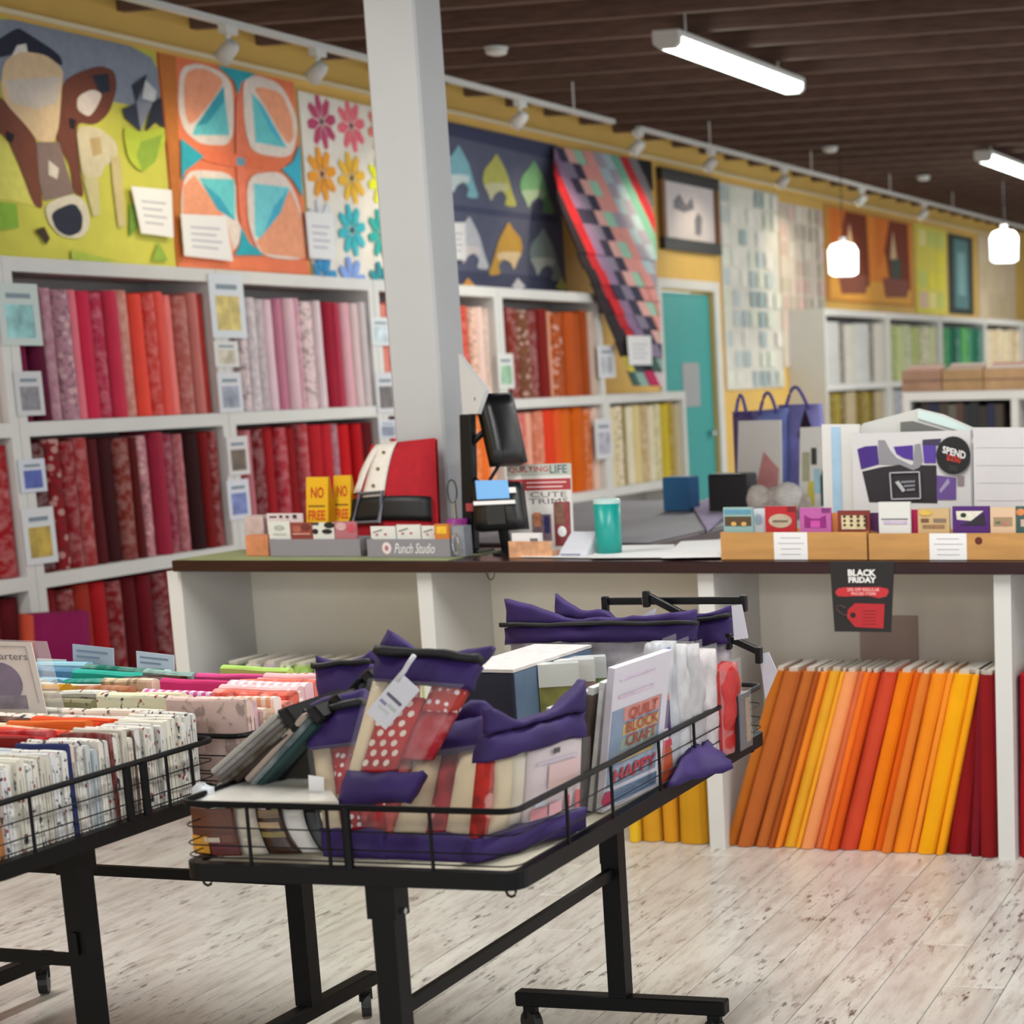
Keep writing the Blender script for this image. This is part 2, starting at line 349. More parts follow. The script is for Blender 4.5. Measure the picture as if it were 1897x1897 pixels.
# small detectors on the joists
for i, (sx, sy, nm) in enumerate([(925, 97, 'nearest the pillar'), (1520, 272, 'middle one below the batten'), (1703, 328, 'farthest one to the right')]):
    p = onz(sx, sy, JZ - .023); p.y = 9.241 + .56 * round((p.y - 9.241) / .56)
    t = thing('smoke_detector', 'small round white detector on the ceiling joists, ' + nm, 'detector', p, 'ceiling detectors')
    MB().lathe(p, [(.03, -.02), (.055, -.012), (.06, .012)], 12).build('cover', HOUS, t, smooth=True)
    MB().lathe(p, [(.065, .012), (.065, .022)], 12).build('base', HOUS, t)
# pendants
for (gx, gy, gw, Y, nm) in ((1562, 482, 50, 17.0, 'in front of the orange brown panels'), (1860, 458, 52, 18.0, 'at the right photo edge')):
    p = ony(gx, gy, Y); r = .12
    t = thing('pendant_lamp', 'bright white glowing pendant lamp hanging ' + nm, 'lamp', p, 'pendant lamps')
    MB().lathe(p, [(.09, -.13), (.125, -.11), (.13, .08), (.1, .13), (.03, .15)], 14).build('shade', mat('#f2fffb', .5, emit=3.2, name='lit_shade'), t, smooth=True)
    MB().lathe(p, [(.03, .15), (.03, .19)], 8).build('cap', HOUS, t)
    MB().tube([p + Vector((0, 0, .19)), (p.x, p.y, JZ + .26)], .004, 4).build('cord', BLACKM, t)
# picture rail from which the quilts hang
qr = thing('hanging_rail', 'thin pale rail on the yellow wall carrying the quilts', 'rail', (WX + .03, 7, 3.09))
MB().box(WX, WX + .03, 6.5, 26.5, 3.08, 3.1).build('bar', mat('#e6d9b8', .5), qr)
# ================================================================ WALL SHELVING AND BOLTS
SH = [0.0, .635, 1.275, 1.955]; TH = .06
def shelf_unit(y0, y1, label, levels, x0=WX + .003, x1=FX):
    t = thing('shelving_unit', label, 'shelving', ((x0 + x1) / 2, (y0 + y1) / 2, 0), 'white wall shelving')
    top = levels[-1] + TH
    for a in (y0 + .002, y1 - .054): MB().box(x0, x1, a, a + .052, 0, top - TH).build('side_panel', WHITE, t)
    for z in levels: MB().box(x0, x1, y0 + (.054 if z < levels[-1] else .002), y1 - (.054 if z < levels[-1] else .002), z + (.0 if z else .02), z + TH).build('shelf', WHITE, t)
    MB().box(x0, x0 + .012, y0 + .054, y1 - .054, .08, top - TH - .002).build('back_panel', mat('#a9a6a2', .7), t)
    return t
YB = [5.8, 7.25, 8.72, 10.15, 11.6, 13.1, 14.53]
shelf_unit(YB[0], YB[1], 'white shelving unit of red bolts cut by the left photo edge', SH)
shelf_unit(YB[1], YB[2], 'white shelving unit full of red bolts below the cow quilt', SH)
shelf_unit(YB[2], YB[3], 'white shelving unit with pale pink bolts left of the pillar', SH)
shelf_unit(YB[3], YB[4], 'white shelving unit half hidden behind the white pillar', SH)
shelf_unit(YB[4], YB[5], 'white shelving unit of rust and orange bolts below the grey dolphin quilt', SH)
shelf_unit(YB[5], YB[6], 'low white shelving unit of yellow bolts beside the teal door', SH[:3])
def rounded(wd, dp, r=.45, n=4):      # outline of a wrapped bolt, spine towards +x
    rr = min(wd, dp) * r; pts = []
    for cx, cy, a0 in ((dp / 2 - rr, wd / 2 - rr, 0), (-dp / 2 + rr, wd / 2 - rr, 90), (-dp / 2 + rr, -wd / 2 + rr, 180), (dp / 2 - rr, -wd / 2 + rr, 270)):
        for k in range(n + 1):
            a = math.radians(a0 + 90 * k / n); pts.append((cx + rr * math.cos(a), cy + rr * math.sin(a)))
    return pts
def bolt_mesh(kind, wd=.07, dp=.21, hh=.565):
    mb = MB(); out = rounded(wd, dp); n = len(out); vs = []; zs = [0, .15, .3, .45, hh]
    rr = random.Random(kind)
    for z in zs:
        s = 1 + rr.uniform(-.03, .03)
        vs += [(x * (1 + (s - 1) * .3), y * s, z) for x, y in out]
    fs = [(i * n + k, i * n + (k + 1) % n, (i + 1) * n + (k + 1) % n, (i + 1) * n + k) for i in range(len(zs) - 1) for k in range(n)]
    fs += [tuple(range(n))[::-1], tuple((len(zs) - 1) * n + k for k in range(n))]
    mb.add(vs, fs); return mb.mesh('fabric_bolt', cloth(KIND[kind]), smooth=False)
BM = {k: bolt_mesh(k) for k in 'pmfds'}
def row(bay, level, spec, where, h=1.0, lean=0):
    y0, y1 = YB[bay] + .062, YB[bay + 1] - .058
    tot = sum(s[2] for s in spec); y = y0
    for i, (hx, k, wt) in enumerate(spec):
        wd = (y1 - y0) * wt / tot
        o = link('fabric_bolt', BM[k], None, hx)
        o.scale = (1, wd / .07 * .94, h * RND.uniform(.965, 1.0)); a = math.radians(RND.uniform(-.15, .15))
        o.rotation_euler = (a, 0, RND.uniform(-.01, .01)); o.location = (FX - .125 + RND.uniform(-.02, .012), y + wd / 2, SH[level] + TH + .002)
        tag(o, '%s %s fabric bolt, %s from left, %s' % (cname(hx), KWORD[k], ordw(i), where), 'fabric bolt', 'fabric bolts on the wall shelving')
        y += wd
P = lambda s: [(a.split(':')[0], a.split(':')[1], float(a.split(':')[2])) for a in s.split()]
row(0, 2, P('e8a0a0:p:1 d06070:m:1 e08088:p:1 c04858:p:1 e88890:f:1 b83048:p:1 f0a8a0:f:1 e07880:p:1 e8d0cc:f:1 f0b0a8:m:1 e8c8c0:p:1'), 'top row at left photo edge')
row(0, 1, P('a01828:m:1 801020:p:1 a82030:f:1 901828:p:1 c03040:m:1 7a1018:p:1 a01824:p:1 b83038:f:1 c02838:m:1 d04838:f:1 a81820:m:1'), 'middle row at left photo edge')
row(0, 0, P('802030:p:1 903040:m:1 6a1828:p:1 a86070:f:1 884050:p:1 781828:m:1 b08088:p:1 a05868:f:1 701020:p:1 601018:p:1'), 'bottom row at left photo edge')
row(1, 2, P('7c1442:p:1.1 5a0f30:p:1 c08898:m:1 b88a98:f:1 e87888:p:1 d03050:p:1 c83858:m:.9 d03a55:p:.8 d89080:m:1.1 ee5040:p:1 e04a40:m:.9 e85a50:p:.9 f08078:p:1 c06a62:m:1 c87870:p:.8 b83c38:p:.9'), 'top row below cow quilt')
row(1, 1, P('5c1018:m:1.2 8a1820:f:1.2 981c24:m:1 b03c3c:m:1 541018:p:1 3c0c10:p:1.2 8a3024:m:1 5a1414:p:.8 c88890:f:1.1 a02840:p:1 9c3048:m:1 c06a70:m:.7 2c080c:p:1.3 7a1414:p:.9 8c1818:m:1'), 'middle row below cow quilt')
row(1, 0, P('7a0c14:p:1 8c1018:m:1 a03020:p:1 b01820:p:1 8a0c14:m:1 5a0810:p:1 6c0c18:p:1 7c0c18:m:1 a01018:p:1.2 b01018:p:1.2 b81018:p:1.2 a00c14:p:1.1'), 'bottom row below cow quilt')
row(2, 2, P('ccbcc0:f:1 d4c4c8:f:1 d8ccd0:m:1 c8b8bc:m:1 dcc0c8:p:1 c88098:p:.7 dcb8c0:p:1 d8a0b0:m:.8 e0c8c8:f:1.4 e0ccd0:p:.8 9c1c34:p:1 b83850:p:.7 dca8b0:p:1 d8c0c0:p:.9 ccc0c0:p:.8'), 'top row between flyers left of pillar', lean=-.6)
row(2, 1, P('8c1420:f:1 c07078:p:.8 7a0c14:m:1 a01820:p:1 b82838:m:1 8c1018:p:1 c04048:m:.8 b01820:p:1.3 b81c28:p:1.2 b07080:m:.8 c01018:p:1.2 b00c14:p:1 5a0810:p:1.2'), 'middle row left of pillar', lean=-2)
row(3, 2, P('e08878:p:1 d87060:m:1 e89078:p:1 d86850:m:1 e07858:p:1 d05838:m:1 e87050:p:1 d8a078:m:1 f06a38:p:1.1 e85a34:p:1.1 d84a2c:m:1 e8c0a8:f:1 e8c8bc:p:1 dcc0b0:m:1'), 'top row behind pillar')
row(3, 1, P('c81818:p:1 d02020:m:1 d83820:p:1 e05028:p:1 d84420:p:1 e86830:m:1 f07030:p:1 e86020:m:1 f07828:p:1 f08030:m:1 e87028:p:1 e8a888:m:1'), 'middle row behind pillar')
row(4, 2, P('6c1c14:p:1 8c2c18:m:1 7c4c34:f:1.2 8c3028:m:1 7a1c18:p:1 d89878:p:.6 b05424:f:1.3 b4501c:p:1.2 a84c18:p:1 9c4414:p:.8 c4ac9c:p:.7'), 'top row below grey dolphin quilt')
row(4, 1, P('e0b0a0:p:1 d8685c:m:1 e4a48c:p:1 dc8060:m:1 dc3c1c:p:1.3 e05824:p:.9 d86414:p:1.4 cc5c0c:p:1.4 d86c1c:m:.9 dcbcac:p:.9'), 'middle row below grey dolphin quilt')
row(5, 1, P('dccca0:p:1 e0d4b0:f:1 8c7424:m:1 e4dcc0:p:1 dcc890:p:1 ccb080:m:1.3 e0d8b8:p:1 dcd0a0:m:1 ccb434:p:1.1 b89c20:m:1 c8b890:p:.7'), 'low shelf beside teal door')
# paper flyers fixed to the shelf uprights
FLY = [((5, 525, 68, 640), '#c9d4d0', '#8fc4c4', 'pale teal, topmost on the left upright'), ((34, 688, 76, 770), '#cfcfd0', '#8a8890', 'grey picture, second on the left upright'),
 ((40, 850, 82, 912), '#d0d4e0', '#4a5ca8', 'blue picture, third on the left upright'), ((50, 940, 98, 1045), '#d8dadc', '#b89c40', 'yellow picture, lowest on the left upright'),
 ((385, 508, 458, 626), '#d6dce2', '#d0bc70', 'yellow picture, topmost on the second upright'), ((400, 632, 440, 680), '#dadad6', '#c8c0ac', 'blank looking, second on the second upright'), ((408, 690, 446, 764), '#d6d6da', '#9aa0b0', 'grey picture, third on the second upright'),
 ((425, 808, 458, 880), '#d8d4d4', '#6a5c50', 'brown picture, fourth on the second upright'), ((426, 888, 460, 962), '#d8dae4', '#7884bc', 'blue picture, lowest on the second upright'),
 ((690, 588, 722, 640), '#d8dede', '#c0d0d4', 'pale, topmost beside the pillar'), ((700, 690, 730, 765), '#cfcfd2', '#6c6866', 'grey picture, second beside the pillar'), ((703, 778, 735, 812), '#cfd2dc', '#8890a0', 'grey, lowest beside the pillar'),
 ((925, 655, 950, 720), '#d8d8d4', '#98c0a0', 'green picture, right of the pillar'), ((1103, 775, 1135, 850), '#d4d4d6', '#a8a8b4', 'grey, on the orange bolts upright'), ((1108, 640, 1140, 700), '#d6d6d8', '#b8bcc4', 'pale, upper one beside the checked quilt')]
for (x0, y0, x1, y1), c1, c2, nm in FLY:
    a = onx((x0 + x1) / 2, (y0 + y1) / 2, FX + .004)
    q = QD(onx(x0, y0, FX + .006), onx(x1, y0, FX + .006), onx(x1, y1, FX + .006), onx(x0, y1, FX + .006))
    zz = [p.z for p in q.c]; ys = [p.y for p in q.c]; ym = sum(ys) / 4; hw = max(.06, min((max(ys) - min(ys)) / 2, .14)); z0, z1 = (q.c[2].z + q.c[3].z) / 2, (q.c[0].z + q.c[1].z) / 2
    q = QD((FX + .004, ym - hw, z1), (FX + .004, ym + hw, z1), (FX + .004, ym + hw, z0), (FX + .004, ym - hw, z0))
    t = thing('flyer', 'small paper flyer on the white shelving, ' + nm, 'flyer', (FX + .003, ym, z0), 'paper flyers on shelf uprights')
    mb = MB(); q.slab(mb, 0, 1, 0, 1, 0, .002); mb.build('sheet', mat(c1, .7), t)
    mb = MB(); q.slab(mb, .16, .84, .12, .66, .002, .0032); mb.build('picture', mat(c2, .6, noise=.35, scale=14), t)
    mb = MB(); q.slab(mb, .2, .8, .76, .84, .002, .0032); mb.build('heading', mat('#7c8c98', .6), t)
# magenta bolt pulled out at the foot of the shelving
q = quad_y([(45, 1140), (160, 1132), (165, 1225), (48, 1232)], [7.0, 7.25, 7.25, 7.0])
mb = MB(); q.slab(mb, .12, 1, -2.2, 1, -.05, .02, 0, .006, 6, 3); bz = min(v.z for v in mb.v)
for v in mb.v: v.z = max(v.z, .002) if v.z < .3 else v.z
o = mb.build('fabric_bolt', cloth('plain'), None, True, color='8a1450')
tag(o, 'magenta fabric bolt turned face out in front of the bottom shelf', 'fabric bolt')
mb = MB(); q.slab(mb, 0, .11, -2.2, 1, -.05, .02, 0, .004, 3, 2)
for v in mb.v: v.z = max(v.z, .002) if v.z < .3 else v.z
tag(mb.build('fabric_bolt', cloth('plain'), None, True, color='c85038'), 'thin coral bolt edge left of the face-out magenta bolt', 'fabric bolt')
# ================================================================ COUNTER
CY = 5.784; CZ = .905
t = thing('counter_base', 'long white open-fronted counter base with upright dividers', 'counter', (-2.4, 6, 0))
CB = mat('#ebe4d4', .7, noise=.06, scale=2.5, name='counter_lining')
UP = [onz(330, 1600, .3) and ony(345, 1300, CY).x, ony(780, 1100, CY).x + .015, ony(1311, 1400, CY).x + .02, ony(1862, 1400, CY).x, -.46, .5]
for x in UP: MB().box(x - .026, x + .026, CY, 6.2, 0, .866).build('upright', mat('#d4d3cf', .5), t)
for a, b in zip(UP[:-1], UP[1:]): MB().box(a + .027, b - .027, 6.17, 6.185, .0, .866).build('back_panel', CB, t)
pp = ony(1592, 1140, 6.165); pq = ony(1702, 1240, 6.165)
MB().box(pp.x, pq.x, 6.163, 6.169, pq.z - .2, pp.z).build('patch_panel', mat('#b8a294', .7), t)
lx = ony(318, 1050, CY - .03).x
tp = MB().box(lx, .6, CY - .03, 6.21, .868, CZ).build('worktop', mat('#2a0e10', .3, noise=.3, scale=5, stretch=(1, 8, 8), name='dark_worktop'), bevel=.003)
tag(tp, 'long dark brown counter worktop under the checkout things', 'worktop')
def counter_bolt(xb, wd, h, lean, col, k, label, y=None, depth=.2, zscale=1):
    t = thing('fabric_bolt', label, 'fabric bolt', (xb, 0, 0), 'fabric bolts standing in the counter bays')
    y0 = y or CY + RND.uniform(.015, .045); mb = MB(); out = rounded(wd, depth, .42, 3); n = len(out); vs = []; la = math.tan(math.radians(lean))
    rr = RND
    zs = [0, .1, .2, .3, .4, .5, .56]
    zs = [z * zscale for z in zs]
    for i, z in enumerate(zs):
        s = 1 + rr.uniform(-.05, .05)
        vs += [(xb + py * s + z * la, y0 + depth / 2 - px_, z + .002) for px_, py in out]
    fs = [(i * n + j, i * n + (j + 1) % n, (i + 1) * n + (j + 1) % n, (i + 1) * n + j) for i in range(len(zs) - 1) for j in range(n)] + [tuple(range(n))[::-1], tuple((len(zs) - 1) * n + j for j in range(n))]
    mb.add(vs, fs); mb.build('fabric_wrap', cloth(KIND[k]), t, color=col)
    zt = zs[-1] + .0025; cx = xb + zt * la; b = max(.004, wd * .24)
    MB().hexa([(cx - b, y0 + .012, zt - .004), (cx + b, y0 + .012, zt - .004), (cx + b, y0 + depth - .012, zt - .004), (cx - b, y0 + depth - .012, zt - .004),
      (cx - b + .003, y0 + .008, zt + .012), (cx + b + .003, y0 + .008, zt + .012), (cx + b + .003, y0 + depth - .01, zt + .012), (cx - b + .003, y0 + depth - .01, zt + .012)]).build('board', mat('#cfc8bc', .8), t)
    return t
A4 = (1280, 1020, 3.0746)
SPEC = [(180, 250, 'b5651d'), (250, 350, 'b4602a'), (350, 440, 'b8652b'), (440, 466, 'a8501c'), (466, 505, 'ef8a2a'), (505, 590, 'e8a92c'), (590, 615, 'efa52a'), (615, 690, 'f09a60'), (690, 735, 'e07a48'), (735, 780, 'ee7420'), (780, 825, 'dc5a18'), (825, 932, 'cc482c'),
  (932, 1025, 'ec7c0c'), (1025, 1080, 'e06414'), (1080, 1135, 'dd7a2a'), (1135, 1230, 'f08c1c'), (1230, 1272, 'f0922a'), (1272, 1390, 'f3a80c'), (1390, 1432, 'f2a012'), (1432, 1580, '8e1418'), (1585, 1640, '741020'), (1640, 1745, '861418')]
for i, (a, b, c) in enumerate(SPEC):
    xa = ony(A4[0] + a / A4[2], 1578, CY + .02).x; xb = ony(A4[0] + b / A4[2], 1578, CY + .02).x
    lean = {19: 7, 20: 3.5, 21: .6}.get(i, 18.5 - 6.5 * i / 21)
    counter_bolt((xa + xb) / 2, (xb - xa) * .98, .56, lean, c, 'p', '%s fabric bolt, %s from left in the counter bay below the sale sign' % (cname(c), ordw(i)))
for i, (a, b, c) in enumerate([(1165, 1182, 'e0b428'), (1182, 1218, 'cf9624'), (1222, 1250, 'd09020'), (1252, 1308, 'c8901c')]):
    xa = ony(a, 1560, CY + .02).x; xb = ony(b, 1560, CY + .02).x
    counter_bolt((xa + xb) / 2, (xb - xa) * .97, .56, 0, c, 'p', '%s fabric bolt, %s from left, standing behind the basket table legs' % (cname(c), ordw(i)))
for i, (x, c) in enumerate([(UP[3] + .065 + .075 * k, c_) for k, c_ in enumerate(('b01020', 'a80c1c', '980c18', '7c0c20', '8c1430', 'a02040', '701838', '5c1840', '681c50'))]):
    counter_bolt(x, .07, .56, .5, c, 'p', '%s fabric bolt, %s right of the last white counter upright' % (cname(c), ordw(i)))
LB = '3a5a20 c8c8b8 b8a8b0 8a9a48 9ac050 c8b0b8 a8c868 d89040 e0d8d0 9ab848 c08090 b8c070'.split()
xx = UP[0] + .06
for i, c in enumerate(LB):
    counter_bolt(xx + .03, .062, .56, 8, c, 'mfps'[i % 4], '%s %s fabric bolt, %s from left in the leftmost counter bay' % (cname(c), KWORD['mfps'[i % 4]], ordw(i)), zscale=.98); xx += .066
# ================================================================ QUILTS ON THE WALL
QX = WX + .012
def quilt(name, label, cat, y0, y1, z0, z1, base, patches, x=QX, border=None):
    """patches: (hex colour, [(y, z), ...]) in wall metres"""
    t = thing(name, label, cat, (x, (y0 + y1) / 2, z0), 'quilts and pictures hung on the wall')
    mb = MB(); nu, nv = 10, 8
    q = QD((x, y0, z1), (x, y1, z1), (x, y1, z0), (x, y0, z0))
    q.slab(mb, 0, 1, 0, 1, -.008, 0, 0, 0, nu, nv); mb.build('backing', mat(base, .85, noise=.06, scale=9), t)
    if border:
        mb = MB()
        for a in ((0, .035, 0, 1), (.965, 1, 0, 1), (.035, .965, 0, .03), (.035, .965, .97, 1)): q.slab(mb, *a, 0, .0025)
        mb.build('binding', mat(border, .8), t)
    cols = []; mb = MB()
    for i, (c, pts) in enumerate(patches):
        if c not in cols: cols.append(c)
        pp = [(min(max(a, y0 + .002), y1 - .002), min(max(b, z0 + .002), z1 - .002)) for a, b in pts]
        d = .002 + .00035 * i * (40 / max(40, len(patches)))
        n = len(pp); k = len(mb.v)
        mb.add([(x + d, a, b) for a, b in pp], [tuple(range(n))], cols.index(c))
    if patches: mb.build('patchwork', [mat(c, .85, noise=.08, scale=25) for c in cols], t)
    return t
def chaikin(p, it=2):
    if len(p) < 6: return p
    for _ in range(it):
        q = []
        for a, b in zip(p, p[1:] + p[:1]): q += [(a[0] * .8 + b[0] * .2, a[1] * .8 + b[1] * .2), (a[0] * .2 + b[0] * .8, a[1] * .2 + b[1] * .8)]
        p = q
    return p
def tr(reg, lst, x=QX):     # traced outlines -> wall metres
    out = []
    for c, pts in lst:
        pp = [onx(a, b, x) for a, b in unz(reg, chaikin(pts))]; out.append((c, [(p.y, p.z) for p in pp]))
    return out
Z1 = (0, 0, 2.964); Z2 = (540, 0, 2.71)
COW = [('#868fa0', [(-90, 30), (860, 270), (905, 620), (640, 560), (330, 520), (-90, 440)]), ('#d8d468', [(-90, 760), (40, 780), (190, 1130), (60, 1100), (-90, 1080)]),
 ('#22263a', [(90, 150), (130, 170), (330, 300), (345, 370), (250, 310), (150, 280), (-60, 330), (-60, 250)]), ('#e6e2d8', [(90, 250), (140, 240), (150, 290), (60, 310)]),
 ('#74402f', [(-90, 470), (0, 530), (150, 690), (200, 770), (215, 1000), (235, 1150), (180, 1130), (100, 900), (30, 750), (-90, 690)]),
 ('#6d3a2c', [(340, 450), (420, 400), (540, 360), (625, 385), (640, 480), (600, 620), (520, 690), (410, 670), (430, 900), (462, 1090), (400, 1060), (380, 900), (300, 780), (310, 620)]),
 ('#dbc09a', [(10, 340), (110, 280), (250, 300), (345, 380), (335, 480), (320, 700), (290, 785), (200, 775), (150, 700), (0, 540)]), ('#cdc2b8', [(20, 440), (325, 420), (312, 560), (200, 600), (60, 560)]),
 ('#84706a', [(195, 780), (320, 780), (402, 1062), (240, 1105), (212, 1000)]), ('#d8d0c4', [(262, 880), (318, 925), (310, 985), (262, 960)]),
 ('#232a3c', [(500, 415), (590, 405), (600, 500), (545, 515)]), ('#d8ccc4', [(418, 530), (500, 488), (560, 515), (520, 600), (482, 645), (418, 605)]),
 ('#d4ccba', [(238, 1120), (400, 1058), (472, 1120), (492, 1240), (440, 1312), (330, 1302), (258, 1222)]), ('#20263a', [(268, 1168), (400, 1108), (450, 1180), (442, 1272), (370, 1302), (300, 1262)]),
 ('#15151c', [(375, 648), (412, 660), (402, 712), (380, 702)]), ('#15151c', [(28, 718), (72, 740), (62, 782), (35, 772)]),
 ('#cfc4a4', [(410, 690), (540, 700), (632, 780), (642, 860), (560, 920), (552, 972), (450, 982), (428, 850)]), ('#b8a070', [(482, 762), (540, 750), (552, 842), (502, 862)]),
 ('#c8bf90', [(450, 980), (532, 970), (542, 1180), (502, 1190)]), ('#c6b684', [(600, 860), (652, 860), (682, 1240), (642, 1250), (610, 1000)]),
 ('#2a3040', [(720, 470), (802, 408), (742, 562)]), ('#cfd2d6', [(790, 440), (850, 500), (842, 562), (770, 540)]), ('#8a8e9c', [(740, 560), (832, 560), (762, 722)]),
 ('#23293a', [(830, 560), (898, 540), (912, 712), (850, 672), (790, 722)]), ('#33394c', [(663, 600), (740, 570), (762, 722), (680, 652)]),
 ('#b8c840', [(663, 690), (762, 732), (905, 690), (902, 780), (840, 900), (770, 952), (690, 872)]), ('#8fae3c', [(760, 780), (882, 740), (842, 890), (772, 942), (740, 860)]),
 ('#86b03a', [(-60, 1105), (80, 1120), (92, 1250), (-60, 1270)]), ('#6c9838', [(700, 1120), (722, 1130), (742, 1250), (700, 1300)]), ('#8cae40', [(860, 1330), (912, 1432), (820, 1432)]), ('#a4b848', [(380, 1372), (500, 1402), (640, 1432), (500, 1442), (380, 1422)]),
 ('#3a2c20', [(180, 1265), (230, 1245), (262, 1310), (240, 1345), (215, 1300)])]
quilt('cow_quilt', 'wall quilt of brown cows on yellow grass under a grey sky', 'quilt', 7.3, 8.905, 2.03, 3.062, '#c6c350', tr(Z1, COW))
PET = [('#bf7230', [(862, 285), (965, 305), (1000, 1440), (968, 1440)]), ('#e9dbd0', [(985, 370), (1090, 343), (1230, 400), (1280, 480), (1282, 800), (1100, 795), (1010, 720), (975, 600)]), ('#efa07c', [(1005, 400), (1100, 368), (1210, 420), (1222, 470), (1045, 705), (1010, 620)]),
 ('#6accd0', [(1225, 480), (1257, 742), (1055, 742), (1070, 690), (1130, 620)]), ('#3aa4b8', [(1225, 470), (1075, 690), (1135, 680), (1228, 560)]),
 ('#e9dbd0', [(1328, 440), (1400, 408), (1540, 460), (1620, 620), (1632, 720), (1600, 872), (1380, 842), (1340, 700)]), ('#f2a47e', [(1380, 470), (1540, 500), (1600, 640), (1612, 760), (1572, 800), (1450, 580)]), ('#6accd0', [(1378, 510), (1440, 580), (1572, 812), (1400, 782)]), ('#4ab4d4', [(1400, 530), (1440, 590), (1560, 800), (1480, 720)]),
 ('#e9dbd0', [(1000, 1000), (1040, 928), (1290, 950), (1292, 1200), (1330, 1260), (1290, 1390), (1000, 1425), (988, 1100)]), ('#efa07c', [(1000, 1020), (1060, 960), (1230, 1190), (1282, 1382), (1000, 1402)]), ('#6accd0', [(1088, 978), (1282, 985), (1287, 1212), (1190, 1152)]), ('#3aa8c0', [(1100, 1000), (1200, 1080), (1285, 1212), (1190, 1152)]),
 ('#e9dbd0', [(1348, 960), (1540, 938), (1620, 1060), (1682, 1300), (1672, 1432), (1430, 1412), (1358, 1250)]), ('#f2a47e', [(1590, 1040), (1660, 1220), (1684, 1422), (1440, 1392), (1400, 1330)]), ('#78d4dc', [(1388, 1008), (1584, 1030), (1532, 1170), (1420, 1312), (1394, 1290)]), ('#48b4d0', [(1580, 1035), (1532, 1172), (1440, 1285), (1500, 1130)]),
 ('#ee8060', [(1285, 530), (1330, 530), (1342, 860), (1352, 1242), (1310, 1242), (1290, 900)]), ('#ee7850', [(1090, 820), (1310, 848), (1562, 898), (1562, 932), (1310, 922), (1090, 882)]), ('#70a0b0', [(1290, 863), (1337, 868), (1337, 912), (1290, 907)]),
 ('#2ca8b8', [(1185, 358), (1395, 395), (1320, 450), (1300, 522), (1280, 450)]), ('#2ca8b8', [(985, 760), (1112, 860), (1010, 940), (990, 1002)]), ('#3cb4cc', [(1642, 790), (1655, 1082), (1600, 990), (1538, 930), (1600, 890)]), ('#2ca8b8', [(1320, 1250), (1360, 1330), (1442, 1402), (1280, 1402), (1310, 1340)])]
quilt('petal_quilt', 'coral and teal wall quilt of four rounded petals beside the cow quilt', 'quilt', 8.925, 10.085, 2.05, 3.06, '#ee8058', tr(Z1, PET))
FLOW = []
def flower(cx, cz, r, c, c2='#403030', n=8):
    for k in range(n):
        a = k * 2 * math.pi / n + .2; w = .36
        FLOW.append((c, [(cx + .1 * r * math.cos(a), cz + .1 * r * math.sin(a)), (cx + .62 * r * math.cos(a - w), cz + .62 * r * math.sin(a - w)), (cx + r * math.cos(a - .13), cz + r * math.sin(a - .13)), (cx + r * math.cos(a + .13), cz + r * math.sin(a + .13)), (cx + .62 * r * math.cos(a + w), cz + .62 * r * math.sin(a + w))]))
    FLOW.append((c2, [(cx + .12 * r * math.cos(k * 1.05), cz + .12 * r * math.sin(k * 1.05)) for k in range(6)]))
for i, (cols) in enumerate([('#c04870', '#f07080', '#f08470', '#f0a080', '#f0b0a0'), ('#f0a030', '#f4c040', '#e8ec30', '#d8e040', '#c0d850'), ('#d8dce0', '#40bcc8', '#30b0a8', '#40c0a0', '#50b890'), ('#3a94c8', '#88a8e8', '#2c90a0', '#6888d0', '#5078c0')]):
    for j, c in enumerate(cols):
        p = onx(540 + (150 + 148 * j) / 2.71, (612 + 20 * j + 262 * i) / 2.71, QX); flower(p.y, p.z, .145, c)
quilt('flower_quilt', 'white wall quilt with rows of bright eight-petalled flowers left of the pillar', 'quilt', 10.12, 11.62, 2.04, 3.02, '#e9e3d8', FLOW)
DOL = [('#3c4160', [(600, 565), (1315, 730), (1322, 805), (600, 640)]), ('#464b68', [(600, 1000), (1335, 1088), (1335, 1122), (600, 1030)]), ('#464a64', [(600, 1340), (1400, 1398), (1430, 1480), (600, 1400)])]
sh = [(-92, 0), (-80, -70), (-30, -122), (-5, -168), (22, -120), (60, -50), (90, 60), (125, 152), (40, 142), (62, 92), (22, 50), (-18, 72), (-38, 122), (-58, 62)]
lo = [(-92, 10), (64, 10), (62, 60), (22, 50), (-18, 72), (-38, 118), (-58, 62)]
for cx, cy, c, c2 in ((640, 845, '#9ab8c8', '#d0dce0'), (840, 868, '#84bcc8', '#cfdede'), (1030, 910, '#b8b860', '#c8c8a0'), (1218, 945, '#78ac7c', '#a8c0a4'), (700, 1200, '#c0a8b0', '#d8d0d0'), (890, 1225, '#c4c6cc', '#dcd0d0'), (1082, 1255, '#c49844', '#dcc49c'), (1262, 1285, '#889a96', '#b8c0b8')):
    s = 1 if (cx, cy) != (1082, 1255) else -1
    DOL.append((c, [(cx + a * s * .82, cy + b * .86) for a, b in sh])); DOL.append((c2, [(cx + a * s * .82, cy + b * .9) for a, b in lo]))
for cx, c in ((880, '#e0a050'), (1130, '#c8c8d0'), (1350, '#c8cc70')): DOL.append((c, [(cx - 30, 1440), (cx, 1395), (cx + 40, 1440), (cx + 10, 1470)]))
quilt('dolphin_quilt', 'dark grey wall quilt with two rows of coloured dolphins right of the pillar', 'quilt', 11.64, 13.3, 2.04, 3.03, '#5a5e76', tr(Z2, DOL))
